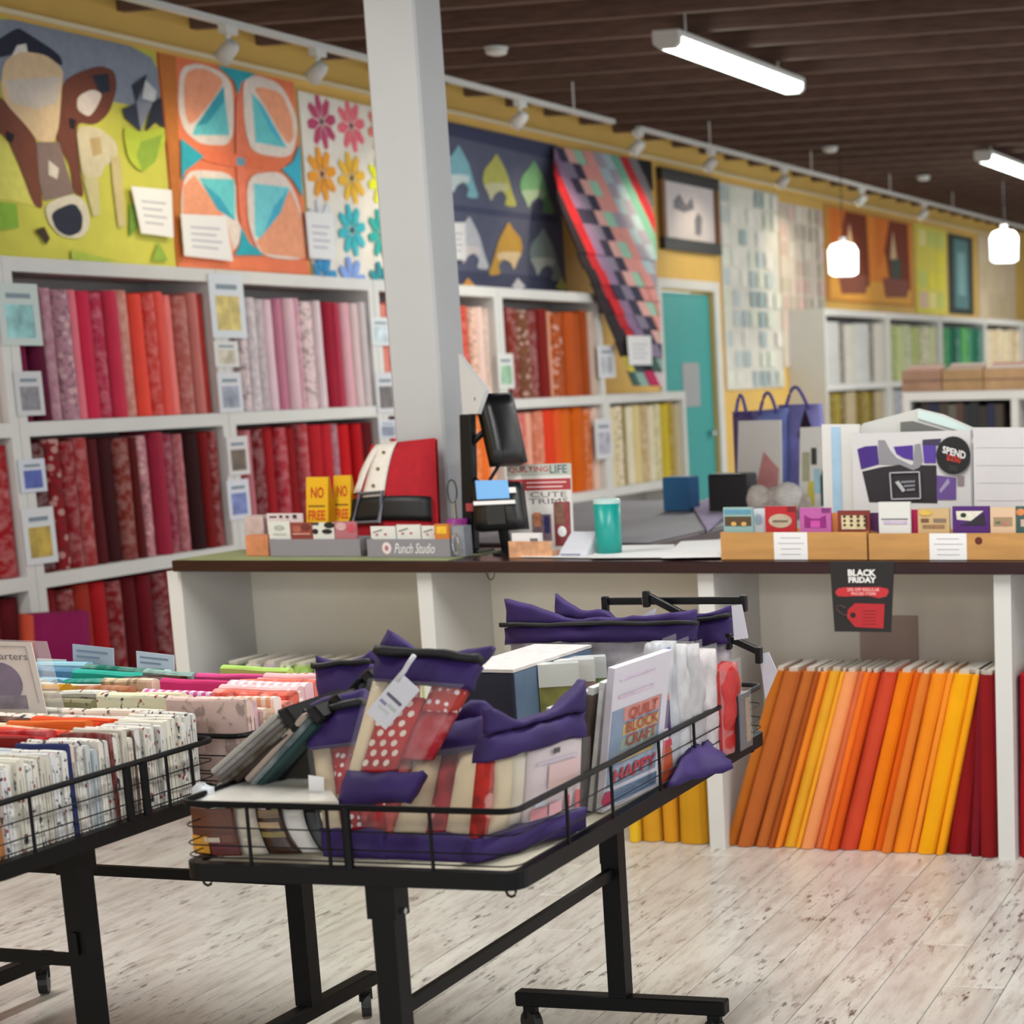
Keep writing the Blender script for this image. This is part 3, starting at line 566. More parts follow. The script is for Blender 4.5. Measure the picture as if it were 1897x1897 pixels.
# checked quilt that hangs forward over the shelf end
ZB = (1020, 250, 3.719)
CH = ['#241820', '#d2202c', '#94789a', '#3c3850', '#eeb8b0', '#a6dcc0', '#eea49c', '#aea6b6', '#b6ccd4', '#7cb8a0', '#c42c36', '#8a8488', '#1c1c1e']
t = thing('checked_quilt', 'red pink and mint checked quilt hanging past the shelf end beside the door', 'quilt', (FX, 14, 1.3), 'quilts and pictures hung on the wall')
def chx(x, y):
    f = min(max((y - 100) / 800, 0), 1); X = WX + .05 + f * (FX + .06 - WX - .05)
    px, py = ZB[0] + x / ZB[2], ZB[1] + y / ZB[2]; return onx(px, py, X)
mb = MB(); cols = {}
for r in range(16):
    ya, yb = 75 + 103 * r, 75 + 103 * (r + 1)
    lft = lambda y: 30 if y < 420 else 30 + (y - 420) * .42
    rgt = lambda y: 690 + (y - 100) * .05
    for j in range(-2, 14):
        x0 = 62 * j - 160 + 49 * r; cs = []
        def cl(x, y): return (min(max(x, lft(y)), rgt(y)), y)
        pts = [cl(x0, ya), cl(x0 + 62, ya), cl(x0 + 62 + 49, yb), cl(x0 + 49, yb)]
        if pts[1][0] - pts[0][0] + pts[2][0] - pts[3][0] < 20: continue
        c = CH[min(max(j + (1 if r % 5 == 4 and j in (2, 6) else 0), 0), 12)]
        if j == 1 and r % 2: c = '#c01c28'
        if j == 3 and r % 2: c = '#8c8298'
        if r % 2 and 3 < j < 10: c = CH[j + (1 if j % 2 else -1)] if j % 3 else CH[j]
        if r > 13: c = ['#2c4044', '#101420', '#3c5c54', '#90b0a8', '#c02058', '#d8c8cc', '#d8c850'][(r * 3 + j) % 7]
        m = cols.setdefault(c, len(cols))
        mb.add([chx(x, y + x * .16 * (1 - r / 16)) for x, y in pts], [(0, 1, 2, 3)], m)
o = mb.build('patchwork', [mat(c, .85, noise=.06, scale=25) for c in cols], t)
md = o.modifiers.new('thick', 'SOLIDIFY'); md.thickness = .012; md.offset = -1
# price cards hung on the quilts
for pts, X, nm in (([(243, 345), (318, 352), (322, 440), (262, 432)], QX + .03, 'on the cow quilt'), ([(335, 396), (418, 400), (432, 484), (342, 474)], QX + .03, 'on the petal quilt'), ([(566, 392), (618, 396), (622, 482), (574, 478)], QX + .03, 'on the flower quilt'), ([(828, 412), (862, 412), (864, 482), (832, 480)], QX + .03, 'on the dolphin quilt'), ([(1162, 622), (1206, 622), (1208, 676), (1166, 676)], FX + .09, 'on the checked quilt')):
    q = QD(*[onx(a, b, X) for a, b in pts]); t = thing('price_card', 'white printed paper card pinned ' + nm, 'card', q.P(.5, 0), 'paper cards on the quilts')
    mb = MB(); q.slab(mb, 0, 1, 0, 1, -.003, 0); mb.build('sheet', PAPER, t)
    for k in range(4): mb = MB(); q.slab(mb, .18, .82 - .1 * (k % 2), .68 - .15 * k, .72 - .15 * k, 0, .001); mb.build('printed_line', mat('#b4b4c0', .7), t)
# framed picture
t = thing('framed_picture', 'dark framed picture above the teal door', 'picture', (WX, 15.6, 2.42), 'quilts and pictures hung on the wall')
a, b, c, d = 15.02, 16.22, 2.42, 3.03
for z_ in (d - .09, c): MB().box(WX, WX + .05, a, b, z_, z_ + .09).build('frame_rail', mat('#1c1818', .5), t)
for y_ in (a, b - .06): MB().box(WX, WX + .05, y_, y_ + .06, c + .09, d - .09).build('frame_stile', mat('#7c5428', .5), t)
MB().box(WX, WX + .02, a + .06, b - .06, c + .09, d - .09).build('print', mat('#d6cccc', .5, noise=.08, scale=3), t)
mb = MB(); X = WX + .022
for pts in ([(15.3, 2.8), (15.42, 2.86), (15.55, 2.78), (15.68, 2.85), (15.72, 2.76), (15.5, 2.72), (15.3, 2.74)], [(15.72, 2.56), (15.84, 2.56), (15.88, 2.7), (15.8, 2.74), (15.72, 2.68)]): mb.add([(X, p, z) for p, z in pts], [tuple(range(len(pts)))])
mb.build('figure', mat('#77747c', .6), t)
def patched(y0, y1, z0, z1, cols, n, m, sd):
    rr = random.Random(sd); out = []
    for i in range(n):
        for j in range(m):
            a = y0 + (y1 - y0) * i / n; b = z0 + (z1 - z0) * j / m; w_, h_ = (y1 - y0) / n, (z1 - z0) / m
            if rr.random() < .8: out.append((rr.choice(cols), [(a + .08 * w_, b + .1 * h_), (a + .9 * w_, b + .1 * h_), (a + .9 * w_, b + .9 * h_), (a + .08 * w_, b + .9 * h_)]))
    return out
quilt('patchwork_quilt', 'tall pale grey and blue patchwork quilt right of the teal door', 'quilt', 16.3, 17.72, 1.32, 3.02, '#d2cfc4', patched(16.3, 17.72, 1.32, 3.02, ['#b9c2c0', '#d8d6cc', '#a8b4b4', '#ccd0c0', '#dcd8d0', '#98a8a8', '#d8dccc'], 7, 10, 1), border='#d8d4c8')
quilt('patchwork_quilt', 'tall cream and pink patchwork quilt next to the pale blue one', 'quilt', 17.76, 18.98, 1.5, 2.96, '#d4c8b8', patched(17.76, 18.98, 1.5, 2.96, ['#d8c4b8', '#ccb4a8', '#dcd4c4', '#c4b8a8', '#d8b8b0', '#c8c0a8'], 6, 9, 2))
OB = [('#e88a30', [(19.1, 2.35), (22.05, 2.35), (22.05, 3.0), (19.1, 3.0)])]
for y in (19.2, 20.7):
    OB += [('#7c3418', [(y, 3.0), (y + 1.2, 3.0), (y + 1.25, 2.3), (y + .5, 2.25), (y + .35, 2.6)]), ('#e07828', [(y, 3.0), (y + .5, 3.0), (y + .2, 2.55), (y, 2.5)]), ('#d8b890', [(y + .62, 2.9), (y + .8, 2.5), (y + .7, 2.4), (y + .5, 2.6)]), ('#4a5448', [(y + .5, 2.6), (y + .9, 2.62), (y + .85, 2.32), (y + .55, 2.35)]), ('#8a5040', [(y + .2, 2.4), (y + 1.2, 2.4), (y + 1.1, 2.22), (y + .3, 2.2)])]
quilt('panel_quilt', 'orange and brown wall hanging of two pictorial panels in the distance', 'quilt', 19.05, 22.1, 2.12, 3.03, '#e8a848', OB, border='#c88c3c')
quilt('panel_quilt', 'bright yellow wall hanging beside the orange panels', 'quilt', 22.2, 23.5, 2.06, 3.03, '#dcd058', patched(22.3, 23.4, 2.1, 3.0, ['#c8d070', '#e8dc90', '#d8b8a8', '#e4d848'], 3, 4, 5))
quilt('panel_quilt', 'narrow dark teal wall hanging beside the yellow one', 'quilt', 23.6, 24.75, 2.08, 3.0, '#38403c', [('#5c8484', [(23.85, 2.15), (24.5, 2.15), (24.5, 2.95), (23.85, 2.95)]), ('#80a8a8', [(24.0, 2.3), (24.35, 2.3), (24.35, 2.8), (24.0, 2.8)])])
quilt('panel_quilt', 'plain beige wall hanging nearest the right photo edge', 'quilt', 25.0, 27.0, 2.04, 3.06, '#d8c4a0', patched(25, 27, 2.05, 3.05, ['#dcc8a8', '#d0bc98', '#e0d0b0'], 4, 3, 6))
# ================================================================ FAR SHELVING
for i, (a, b) in enumerate(((17.9, 19.9), (19.92, 21.9), (21.92, 23.9), (23.92, 25.9), (25.92, 27.9))):
    YB2 = (a, b)
    t = shelf_unit(a, b, 'distant white shelving unit along the wall, %s beyond the door' % ordw(i), SH)
    t['group'] = 'distant white shelving'
    SPC = [[('c4c4c0', 'p', 3), ('8a8078', 'm', 1), ('c8c4b8', 'p', 2)], [('a8b070', 'm', 1), ('bcc48c', 'p', 1), ('c4c8a0', 'm', 1), ('b0b878', 'p', 1), ('ccccac', 'f', 1), ('c0c498', 'p', 1)], [('64b468', 'p', 1), ('4c9c60', 'm', 1), ('2c7c5c', 'p', 1), ('1c5c48', 'p', 1), ('3c8470', 'm', 1)], [('d8c8a0', 'p', 1), ('dcccac', 'm', 1), ('d0bc94', 'p', 1), ('e0d0b0', 'f', 1)], [('7c8c98', 'p', 1), ('9ca8b4', 'm', 1), ('3c4448', 'p', 1), ('8894a4', 'f', 1), ('a4acb4', 'p', 1)]][i]
    YB.append(a); YB.append(b); bay = len(YB) - 2
    row(bay, 2, SPC * (2 if len(SPC) < 6 else 1), 'upper row of the %s far unit' % ordw(i))
    SP2 = [[('7c6420', 'p', 1), ('8c7824', 'm', 1), ('a08c30', 'p', 1), ('74601c', 'm', 1), ('b0a080', 'p', 2)], [('b8b4ac', 'p', 1), ('a8b0bc', 'm', 1), ('c8c4c0', 'f', 1), ('989ca4', 'p', 1)], [('242c34', 'p', 1), ('3c2c24', 'm', 1), ('1c2440', 'p', 1), ('2c2c34', 'p', 1)], [('2c2434', 'p', 1), ('1c2040', 'm', 1), ('4c3828', 'p', 1), ('343430', 'm', 1)], [('343840', 'p', 1), ('48382c', 'm', 1), ('242830', 'p', 1)]][i]
    row(bay, 1, SP2 * 2, 'middle row of the %s far unit' % ordw(i))
# low bookcase across the aisle, with crates on top
a = ony(1672, 727, 13.5); b = ony(1915, 735, 13.5); bz = a.z
t = thing('low_bookcase', 'low white bookcase with dark books behind the checkout poster', 'bookcase', ((a.x + b.x) / 2, 13.7, 0))
MB().box(a.x, b.x + .2, 13.5, 13.85, bz - .06, bz).build('top_board', WHITE, t)
for x in (a.x + .002, ony(1873, 760, 13.5).x, b.x + .16): MB().box(x, x + .05, 13.5, 13.85, 0, bz - .061).build('side_panel', WHITE, t)
MB().box(a.x + .06, b.x + .15, 13.8, 13.82, 0, bz - .061).build('back_panel', mat('#3a3634', .7), t)
z2 = ony(1750, 800, 13.5).z - .05
MB().box(a.x + .055, b.x + .15, 13.51, 13.79, z2 - .03, z2).build('shelf', WHITE, t)
x = a.x + .07; i = 0
while x < ony(1868, 760, 13.5).x - .05:
    w_ = RND.uniform(.04, .07); c = ['1c2024', '2c2420', '18203c', '3c342c', '5c5850', '4c3428', '202428'][i % 7]
    o = MB().box(x, x + w_ - .002, 13.53, 13.72, z2 + .001, z2 + RND.uniform(.2, .27)).build('book', mat('#' + c, .6)); tag(o, '%s book, %s from left in the low white bookcase' % (cname(c), ordw(i)), 'book', 'dark books in the low bookcase'); x += w_; i += 1
for i, (p0, p1) in enumerate(((1672, 1745), (1747, 1822), (1824, 1900))):
    a1 = ony(p0, 722, 13.55); b1 = ony(p1, 722, 13.55); top = ony(p0, 684, 13.55).z; c = ['#9c7860', '#a8865c', '#b08c64'][i]
    t = thing('wooden_crate', 'small wooden crate of patterns on the low bookcase, %s from left' % ordw(i), 'crate', ((a1.x + b1.x) / 2, 13.65, bz), 'crates on the low bookcase')
    m_ = mat(c, .6, noise=.15, scale=12)
    for k in range(2): MB().box(a1.x, b1.x, 13.54, 13.553, bz + .002 + k * .075, bz + .07 + k * .075).build('slat', m_, t)
    MB().box(a1.x, a1.x + .012, 13.555, 13.8, bz + .002, bz + .14).build('end_board', m_, t); MB().box(b1.x - .012, b1.x, 13.555, 13.8, bz + .002, bz + .14).build('end_board', m_, t); MB().box(a1.x + .013, b1.x - .013, 13.555, 13.8, bz + .002, bz + .012).build('bottom', m_, t)
    for k in range(4):
        cc = ['d8c4b8', 'c88878', 'dcd0c0', 'b89c88', 'c8b0a0', 'e0d4c8'][(k + i * 2) % 6]
        o = MB().box(a1.x + .02, b1.x - .02, 13.58 + k * .045, 13.605 + k * .045, bz + .014, bz + .15 + .012 * k).build('pattern_packet', mat('#' + cc, .6)); tag(o, '%s paper pattern packet, %s from the front in the %s crate on the bookcase' % (cname(cc), ordw(k), ordw(i)), 'pattern packet', 'patterns in the far crates')
# ================================================================ CUTTING TABLE BEHIND THE POST
X0, X1, Y0, Y1 = -4.05, -2.8, 6.42, 8.62
t = thing('cutting_table', 'grey topped cutting table behind the checkout counter', 'table', ((X0 + X1) / 2, 7.5, 0))
MB().box(X0, X1, Y0, Y1, .862, .898).build('table_edge', mat('#34161a', .35), t, bevel=.003)
MB().box(X0 + .02, X1 - .02, Y0 + .02, Y1 - .02, .899, .903).build('cutting_mat', mat('#7d7d84', .6, noise=.05, scale=5), t)
for x in (X0 + .05, X1 - .1):
    for y in (Y0 + .05, Y1 - .1): MB().box(x, x + .05, y, y + .05, 0, .861).build('leg', WHITE, t)
MB().box(X0 + .11, X1 - .11, Y0 + .3, Y1 - .3, .1, .86).build('cabinet', WHITE, t)
TZ = .904
def stand(px, depth, Yb, z=TZ):
    """box-like footing: photo corners TL TR BR BL of the front, standing on z at distance Yb"""
    return quad_y(px, Yb)
def on_table(x, y, z=TZ): return onz(x, y, z).y
# far end of the cutting table: bags, cards, wool, carton
for pts, Yb, c, nm, lab in (([(1396, 742), (1452, 736), (1450, 900), (1402, 900)], 8.35, '#7480c0', 'tote_bag', 'light blue fabric tote bag standing on the cutting table'), ([(1356, 744), (1392, 742), (1394, 890), (1362, 890)], 8.4, '#5c4c7c', 'tote_bag', 'purple flowered tote bag at the left end of the bags'), ([(1440, 730), (1512, 728), (1530, 896), (1450, 896)], 8.45, '#8a88c8', 'tote_bag', 'lavender tote bag with dark opening, tallest on the cutting table')):
    q = quad_y(pts, Yb); t = thing(nm, lab, 'bag', q.P(.5, 0), 'bags on the cutting table')
    dz = TZ - min(p.z for p in q.c); q.c[2].z = q.c[3].z = TZ + .002
    mb = MB(); q.slab(mb, 0, 1, 0, .9, -.07, 0, 0, .015, 6, 6); mb.build('body', mat(c, .8, noise=.2, scale=10), t, True)
    mb = MB(); mb.tube([q.P(.2 + .6 * k / 10, .86 + .2 * math.sin(math.pi * k / 10), .012) for k in range(11)], .008, 5); mb.build('handle', mat('#6058a0', .8), t, True)
    if 'tallest' in lab: mb = MB(); q.poly(mb, [(.5, .62), (.72, .86), (.98, .45), (.62, .45)], .02, .022); mb.build('opening', mat('#2a1428', .9), t)
def card(pts, Yb, label, name='display_card', bg='#dcdad6', bits=(), cat='card', group=None, zt=TZ, thick=.012, base=True, lean=0):
    q = quad_y(pts, [Yb + lean, Yb + lean, Yb, Yb])
    if base: q.c[2].z = q.c[3].z = zt + .002
    t = thing(name, label, cat, q.P(.5, 0), group)
    mb = MB(); q.slab(mb, 0, 1, 0, 1, -thick, 0); mb.build('sheet', mat(bg, .55), t)
    for i, (c, pl) in enumerate(bits):
        mb = MB(); q.poly(mb, pl, .0005, .002 + .0006 * i); mb.build('printed_shape', mat(c, .6, noise=.1, scale=15), t)
    return q, t
R4 = lambda a, b, c, d: [(a, c), (b, c), (b, d), (a, d)]
card([(1368, 780), (1446, 778), (1446, 884), (1362, 884)], 8.0, 'white display card with a pink picture on the cutting table', bits=[('#c88888', [(.55, .1), (.9, .1), (.95, .45), (.6, .65), (.45, .3)]), ('#8890a8', R4(.1, .3, .1, .4)), ('#b0b8c4', R4(.3, .45, .2, .35))])
card([(1482, 792), (1532, 790), (1536, 886), (1478, 886)], 7.9, 'white display card with yellow and blue picture on the cutting table', bits=[('#a8a888', R4(.1, .35, .35, .7)), ('#d0c050', [(.25, .05), (.5, .05), (.55, .35), (.3, .35)]), ('#a0c8d8', R4(.5, .7, .2, .5)), ('#1c4448', [(.72, .05), (.95, .05), (.9, .6), (.72, .4)]), ('#383830', R4(.42, .6, .55, .75))])
card([(1522, 786), (1592, 786), (1594, 905), (1524, 905)], 6.14, 'tall white card with a pale blue stripe beside the tote poster', zt=CZ, bits=[('#a4c4dc', R4(.25, .5, .25, .98))])
for i, (x, y, r, c) in enumerate(((1402, 880, 26, '#c4bcb4'), (1432, 884, 24, '#b8aea8'), (1458, 880, 28, '#ccc8c4'), (1480, 886, 18, '#a89c94'))):
    p = ony(x, y, 7.75); rr = r / F * 8.4; cz = TZ + rr
    o = MB().lathe((p.x, 7.75 + (i % 2) * .02, cz), [(rr * math.sin(math.pi * k / 8) + .001, -rr * math.cos(math.pi * k / 8)) for k in range(9)], 12).build('yarn_ball', mat(c, .9, noise=.25, scale=40, stretch=(1, 1, 5)), smooth=True)
    tag(o, 'off white yarn ball on the cutting table, %s from left' % ordw(i), 'yarn', 'yarn balls on the cutting table')
def carton(x0, x1, ytop, ybot, Yb, d, c, label, name='carton', cat='box', z=TZ):
    a = ony(x0, ybot, Yb); b = ony(x1, ybot, Yb); zt = ony((x0 + x1) / 2, ytop, Yb).z
    t = thing(name, label, cat, ((a.x + b.x) / 2, Yb, z))
    MB().box(a.x, b.x, Yb, Yb + d, z + .001, zt).build('body', mat(c, .6, noise=.08, scale=8), t, bevel=.003)
    MB().box(a.x + .004, b.x - .004, Yb + .004, Yb + d - .004, zt + .0005, zt + .004).build('lid', mat(c, .55), t)
    return t, a.x, b.x, zt
carton(1494, 1534, 882, 926, 8.25, .1, '#8a5a34', 'small brown cardboard cube on the cutting table')
carton(1228, 1276, 886, 918, 7.9, .12, '#1c5c8c', 'small blue box near the yellow bolts on the cutting table')
t, *_ = carton(1312, 1384, 880, 910, 7.7, .12, '#17171c', 'black hand tool case lying on the cutting table')
for i, pts in enumerate((([(1285, 945), (1345, 905), (1370, 940), (1310, 985)]), ([(1340, 915), (1395, 905), (1400, 955), (1370, 965)]))):
    pp = [onz(x, y, TZ + .002 + .013 * i) for x, y in pts]; o = MB().prism(pp, (0, 0, .012)).build('folded_cloth', mat(['#a89cbc', '#b890b0'][i], .85, noise=.1)); tag(o, ['pale lavender', 'pale mauve'][i] + ' folded cloth lying on the grey cutting mat', 'cloth')
# ================================================================ THINGS ON THE CHECKOUT COUNTER
def slabobj(q, name, m, parent, *a, smooth=False, bevel=0, color=None, **k):
    mb = MB(); q.slab(mb, *a, **k); return mb.build(name, m, parent, smooth, bevel, color)
def polyobj(q, name, m, parent, pts, n0, n1):
    mb = MB(); q.poly(mb, pts, n0, n1); return mb.build(name, m, parent)
def circ(cx, cy, rx, ry, n=20): return [(cx + rx * math.cos(2 * math.pi * k / n), cy + ry * math.sin(2 * math.pi * k / n)) for k in range(n)]
def front(x0, x1, ytop, Yb, z=CZ, ybot=1025):
    """upright rectangle standing on the counter at distance Yb between two photo columns, its top at a photo row"""
    a = ony(x0, ybot, Yb); b = ony(x1, ybot, Yb); zt = ony((x0 + x1) / 2, ytop, Yb).z
    return QD((a.x, Yb, zt), (b.x, Yb, zt), (b.x, Yb, z + .001), (a.x, Yb, z + .001))
# green mat
a = ony(335, 1040, CY).x; b = ony(838, 1040, CY).x
o = MB().box(a, b, CY - .025, 6.12, CZ + .0005, CZ + .003).build('cutting_mat', mat('#8c9468', .6, noise=.1, scale=9)); tag(o, 'thin olive green cutting mat under the card trays', 'mat')
MZ = CZ + .0035
# card trays
GREY = mat('#87838a', .6)
def tray(x0, x1, ytop, Yb, dep, label, m_, name='card_tray', cat='tray', end=True, hb=None):
    q = front(x0, x1, ytop, Yb, MZ); t = thing(name, label, cat, q.P(.5, 0)); w_ = .006
    slabobj(q, 'front_panel', m_, t, 0, 1, 0, 1, -w_, 0)
    xa, xb = q.c[0].x, q.c[1].x; h = q.c[0].z
    hb = hb or h
    for s in (0, 1): MB().box(xa if s == 0 else xb - w_, xa + w_ if s == 0 else xb, Yb + w_ + .0005, Yb + dep, MZ, (h + hb) / 2).build('side_panel', m_, t)
    MB().box(xa, xb, Yb + dep + .0005, Yb + dep + w_, MZ, hb).build('back_panel', m_, t); MB().box(xa + w_ + .001, xb - w_ - .001, Yb + w_ + .001, Yb + dep - .001, MZ, MZ + .004).build('bottom', m_, t)
    return q, t, xa, xb, h
def leaf(x0, x1, ytop, Yb, label, bg, bits=(), name='greeting_card', cat='card', group='cards in the counter trays', z=MZ + .005, th=.006, vlo=.3):
    q = front(x0, x1, ytop, Yb, z); t = thing(name, label, cat, q.P(.5, 0), group)
    slabobj(q, 'cover', mat(bg, .5), t, 0, 1, 0, 1, -th, 0)
    for i, (c, pl) in enumerate(bits): polyobj(q, 'printed_shape', mat(c, .55, noise=.12, scale=40), t, [(u, vlo + (1 - vlo) * v) for u, v in pl], .0003, .0012 + .0004 * i)
    return q, t
q, t, *_ = tray(501, 668, 999, 5.86, .13, 'grey card tray with patterned cards beside the yellow signs', GREY)
for x0, x1, yt, bg, bits, lab in ((502, 541, 966, '#d6d6ce', [('#a8b0a4', circ(.5, .72, .25, .12)), ('#b8bcb0', R4(.2, .8, .42, .5))], 'white greeting card with faint grey motif'), (542, 582, 968, '#8c4038', [('#a85c4c', circ(.3, .7, .2, .15)), ('#6c2c2c', circ(.7, .8, .2, .15)), ('#c89080', R4(.1, .9, .45, .52))], 'red brown patterned greeting card'), (583, 622, 968, '#d8d8d0', [('#17171a', circ(.8, .88, .25, .14)), ('#17171a', circ(.12, .6, .14, .12)), ('#17171a', circ(.68, .6, .24, .11)), ('#202022', R4(.0, .3, .9, 1))], 'white greeting card with black cow blotches'), (624, 664, 966, '#b06c74', [('#c85060', circ(.75, .7, .2, .2)), ('#c8a0a0', circ(.3, .78, .25, .18))], 'dusky pink flowered greeting card')):
    leaf(x0, x1, yt, 5.885, lab + ' in the grey tray', bg, bits)
q, t = leaf(500, 566, 951, 5.965, 'pale header card with small dark print behind the grey tray', '#d8c8c8', [('#403c44', R4(.08, .28, .84, .9)), ('#403c44', R4(.36, .44, .83, .93)), ('#403c44', R4(.54, .62, .83, .92)), ('#302c34', R4(.74, .84, .82, .95))], 'header_card')
for x0, x1, yt, c, lab, Yb in ((456, 498, 994, '#c88058', 'orange patterned small box left of the grey card tray', 5.88), (458, 492, 958, '#c0aaa6', 'pinkish tall small box behind the orange one', 5.97)):
    a = front(x0, x1, yt, Yb, MZ); t = thing('small_box', lab, 'box', a.P(.5, 0)); MB().box(a.c[0].x, a.c[1].x, Yb, Yb + .06, MZ, a.c[0].z).build('body', mat(c, .6, noise=.2, scale=25), t, bevel=.002); MB().box(a.c[0].x + .003, a.c[1].x - .003, Yb + .003, Yb + .057, a.c[0].z + .0005, a.c[0].z + .004).build('lid', mat(c, .6), t)
q, t, *_ = tray(681, 834, 999, 5.84, .13, 'grey stationery tray with white script lettering on its front', GREY)
text('Punch Studio', q, .33, .82, .2, .78, .0008, PAPER, t, shear=.4)
polyobj(q, 'logo_disc', mat('#e0d0d0', .6), t, circ(.24, .5, .055, .34), .0003, .0012); polyobj(q, 'logo_mark', mat('#a86c78', .6), t, circ(.24, .5, .025, .16, 6), .0013, .002)
for x0, x1, yt, Yb, lab in ((690, 735, 975, 5.87, 'white floral note card at the left of the lettered tray'), (738, 782, 972, 5.875, 'white floral note card in the middle of the lettered tray'), (784, 826, 974, 5.87, 'white floral note card at the right of the lettered tray')):
    leaf(x0, x1, yt, Yb, lab, '#dcdcd4', [('#8c8884', [(.1, .66), (.5, .8), (.46, .86), (.08, .72)]), ('#c04858', circ(.6, .6, .06, .05, 8)), ('#a8505c', circ(.25, .58, .05, .05, 8))])
leaf(808, 834, 971, 5.848, 'small orange and yellow tin at the right of the lettered tray', '#c87830', [('#e8b830', R4(.15, .85, .55, .9))], 'small_tin', 'tin', None, th=.02)
q = front(836, 862, 975, 5.86, MZ); t = thing('zip_pouch', 'small grey pouch with a metal hook beside the lettered tray', 'pouch', q.P(.5, 0)); slabobj(q, 'body', mat('#84868c', .6, noise=.1), t, 0, 1, 0, 1, -.05, 0, bulge=.006, nu=4, nv=4)
MB().tube([q.P(.5 + .2 * math.cos(k * .6283), .45 + .36 * math.sin(k * .6283), .016) for k in range(10)], .0025, 5, True).build('hook', CHROME, t)
# yellow folding signs
for i, (x0, x1, yt, Yb) in enumerate(((566, 606, 885, 6.0), (617, 648, 882, 6.05))):
    q = front(x0, x1, yt, Yb, MZ, 1000); zb = ony(590, 967, Yb).z; q.c[0].y += .035; q.c[1].y += .035
    t = thing('folding_sign', 'yellow plastic folding sign with red lettering, %s one beside the pillow' % ('left' if i == 0 else 'right'), 'sign', q.P(.5, 0), 'yellow folding signs on the counter')
    Yl = mat('#dca818', .4); slabobj(q, 'front_leaf', Yl, t, 0, 1, 0, 1, -.006, 0)
    q2 = QD(q.c[0] + Vector((0, .008, 0)), q.c[1] + Vector((0, .008, 0)), q.c[2] + Vector((0, .085, 0)), q.c[3] + Vector((0, .085, 0))); slabobj(q2, 'back_leaf', mat('#c88c10', .4), t, 0, 1, 0, 1, -.003, .003)
    MB().prism([q.P(1, .02, -.007), q.P(1, .98, -.007), q2.P(1, .02, .004)], (-.003, 0, 0)).build('gusset', mat('#c08408', .4), t)
    RD = mat('#b83010', .5); text('NO', q, .22, .82, .72, .87, .001, RD, t, bold=.02)
    slabobj(q, 'small_print', mat('#6c4c10', .5), t, .1, .86, .605, .625, 0, .001); text('FREE', q, .1, .88, .43, .56, .001, mat('#c84c10', .5), t, bold=.03)
    for a in (.22, .5): slabobj(q, 'picture', mat('#3c3410', .5), t, a, a + .22, .22, .36, 0, .001)
# santa cushion
q = quad_y([(688, 824), (806, 811), (812, 985), (622, 985)], [6.16, 6.16, 6.07, 6.07]); q.c[2].z = q.c[3].z = MZ + .004
t = thing('santa_cushion', 'red cushion dressed as a santa coat with black belt and grey buckle', 'cushion', q.P(.5, 0))
RED = mat('#a80c1c', .85, noise=.12, scale=60); FUR = mat('#ddd6cc', .9, noise=.05, scale=60)
BU = .05
def cush(u, v, n=0): return q.P(u, v, n + BU * (max(0, math.sin(math.pi * min(max(u, 0), 1))) * max(0, math.sin(math.pi * min(max(v, 0), 1)))) ** .45)
def cpatch(name, m_, f, nu, nv, th=.004):
    mb = MB(); mb.grid(lambda a, c: cush(*f(a, c), th), nu, nv); o = mb.build(name, m_, t, True); md = o.modifiers.new('thick', 'SOLIDIFY'); md.thickness = th * 1.5; md.offset = -1 if False else 0; return o
mb = MB(); mb.grid(lambda a, c: cush(a, c), 12, 12); mb.grid(lambda a, c: q.P(a, c, -.3 * BU - (BU * .6 * (math.sin(math.pi * a) * math.sin(math.pi * c)) ** .45)), 12, 12); mb.build('cover', RED, t, True)
cpatch('placket', FUR, lambda a, c: (.36 - .16 * (1 - c) ** 0 + .0 + (.14 + .0) * 0 + a * .27 - .02 * c, .46 + .54 * c * .985), 4, 8)
cpatch('collar', FUR, lambda a, c: (.02 + a * (.16 - .05 * c) + .1 * c * c - .12 * (1 - c) * .3, .52 + .46 * c), 3, 8)
cpatch('belt', mat('#0a0a0c', .5), lambda a, c: (.015 + .95 * a, .24 + .22 * c), 10, 4)
mb = MB(); mb.tube([cush(.16 + .3 * x, .225 + .27 * y, .012) for x, y in ((0, 0), (1, 0), (1, 1), (0, 1))], .008, 6, True); mb.build('buckle', mat('#82828a', .35, .6), t)
for v in (.56, .72, .88): mb = MB(); mb.tube([cush(.32 + .03 * (v - .5), v, .004), cush(.32 + .03 * (v - .5), v, .012)], .006, 8); mb.build('button', mat('#8a7a50', .35, .7), t)
# pen pot and scissors
p = ony(848, 985, 5.98); t = thing('pen_pot', 'purple spotted pen pot holding scissors beside the till', 'pot', (p.x, 5.98, CZ))
MB().lathe((p.x, 5.98, CZ + .001), [(.028, 0), (.032, .03), (.034, .115), (.031, .115)], 14).build('pot', mat('#8c2480', .5, noise=.5, scale=60), t, True)
t2 = thing('scissors', 'scissors with thin dark loop handles standing in the purple pot', 'scissors', (p.x, 5.98, CZ + .1))
MB().tube([(p.x - .01 + .017 * math.cos(k * .5236), 5.98, CZ + .205 + .038 * math.sin(k * .5236)) for k in range(12)], .0025, 5, True).build('handle', mat('#23282a', .4), t2)
MB().beam((p.x, 5.98, CZ + .01), (p.x - .004, 5.98, CZ + .17), .008, .004).build('blade', CHROME, t2)
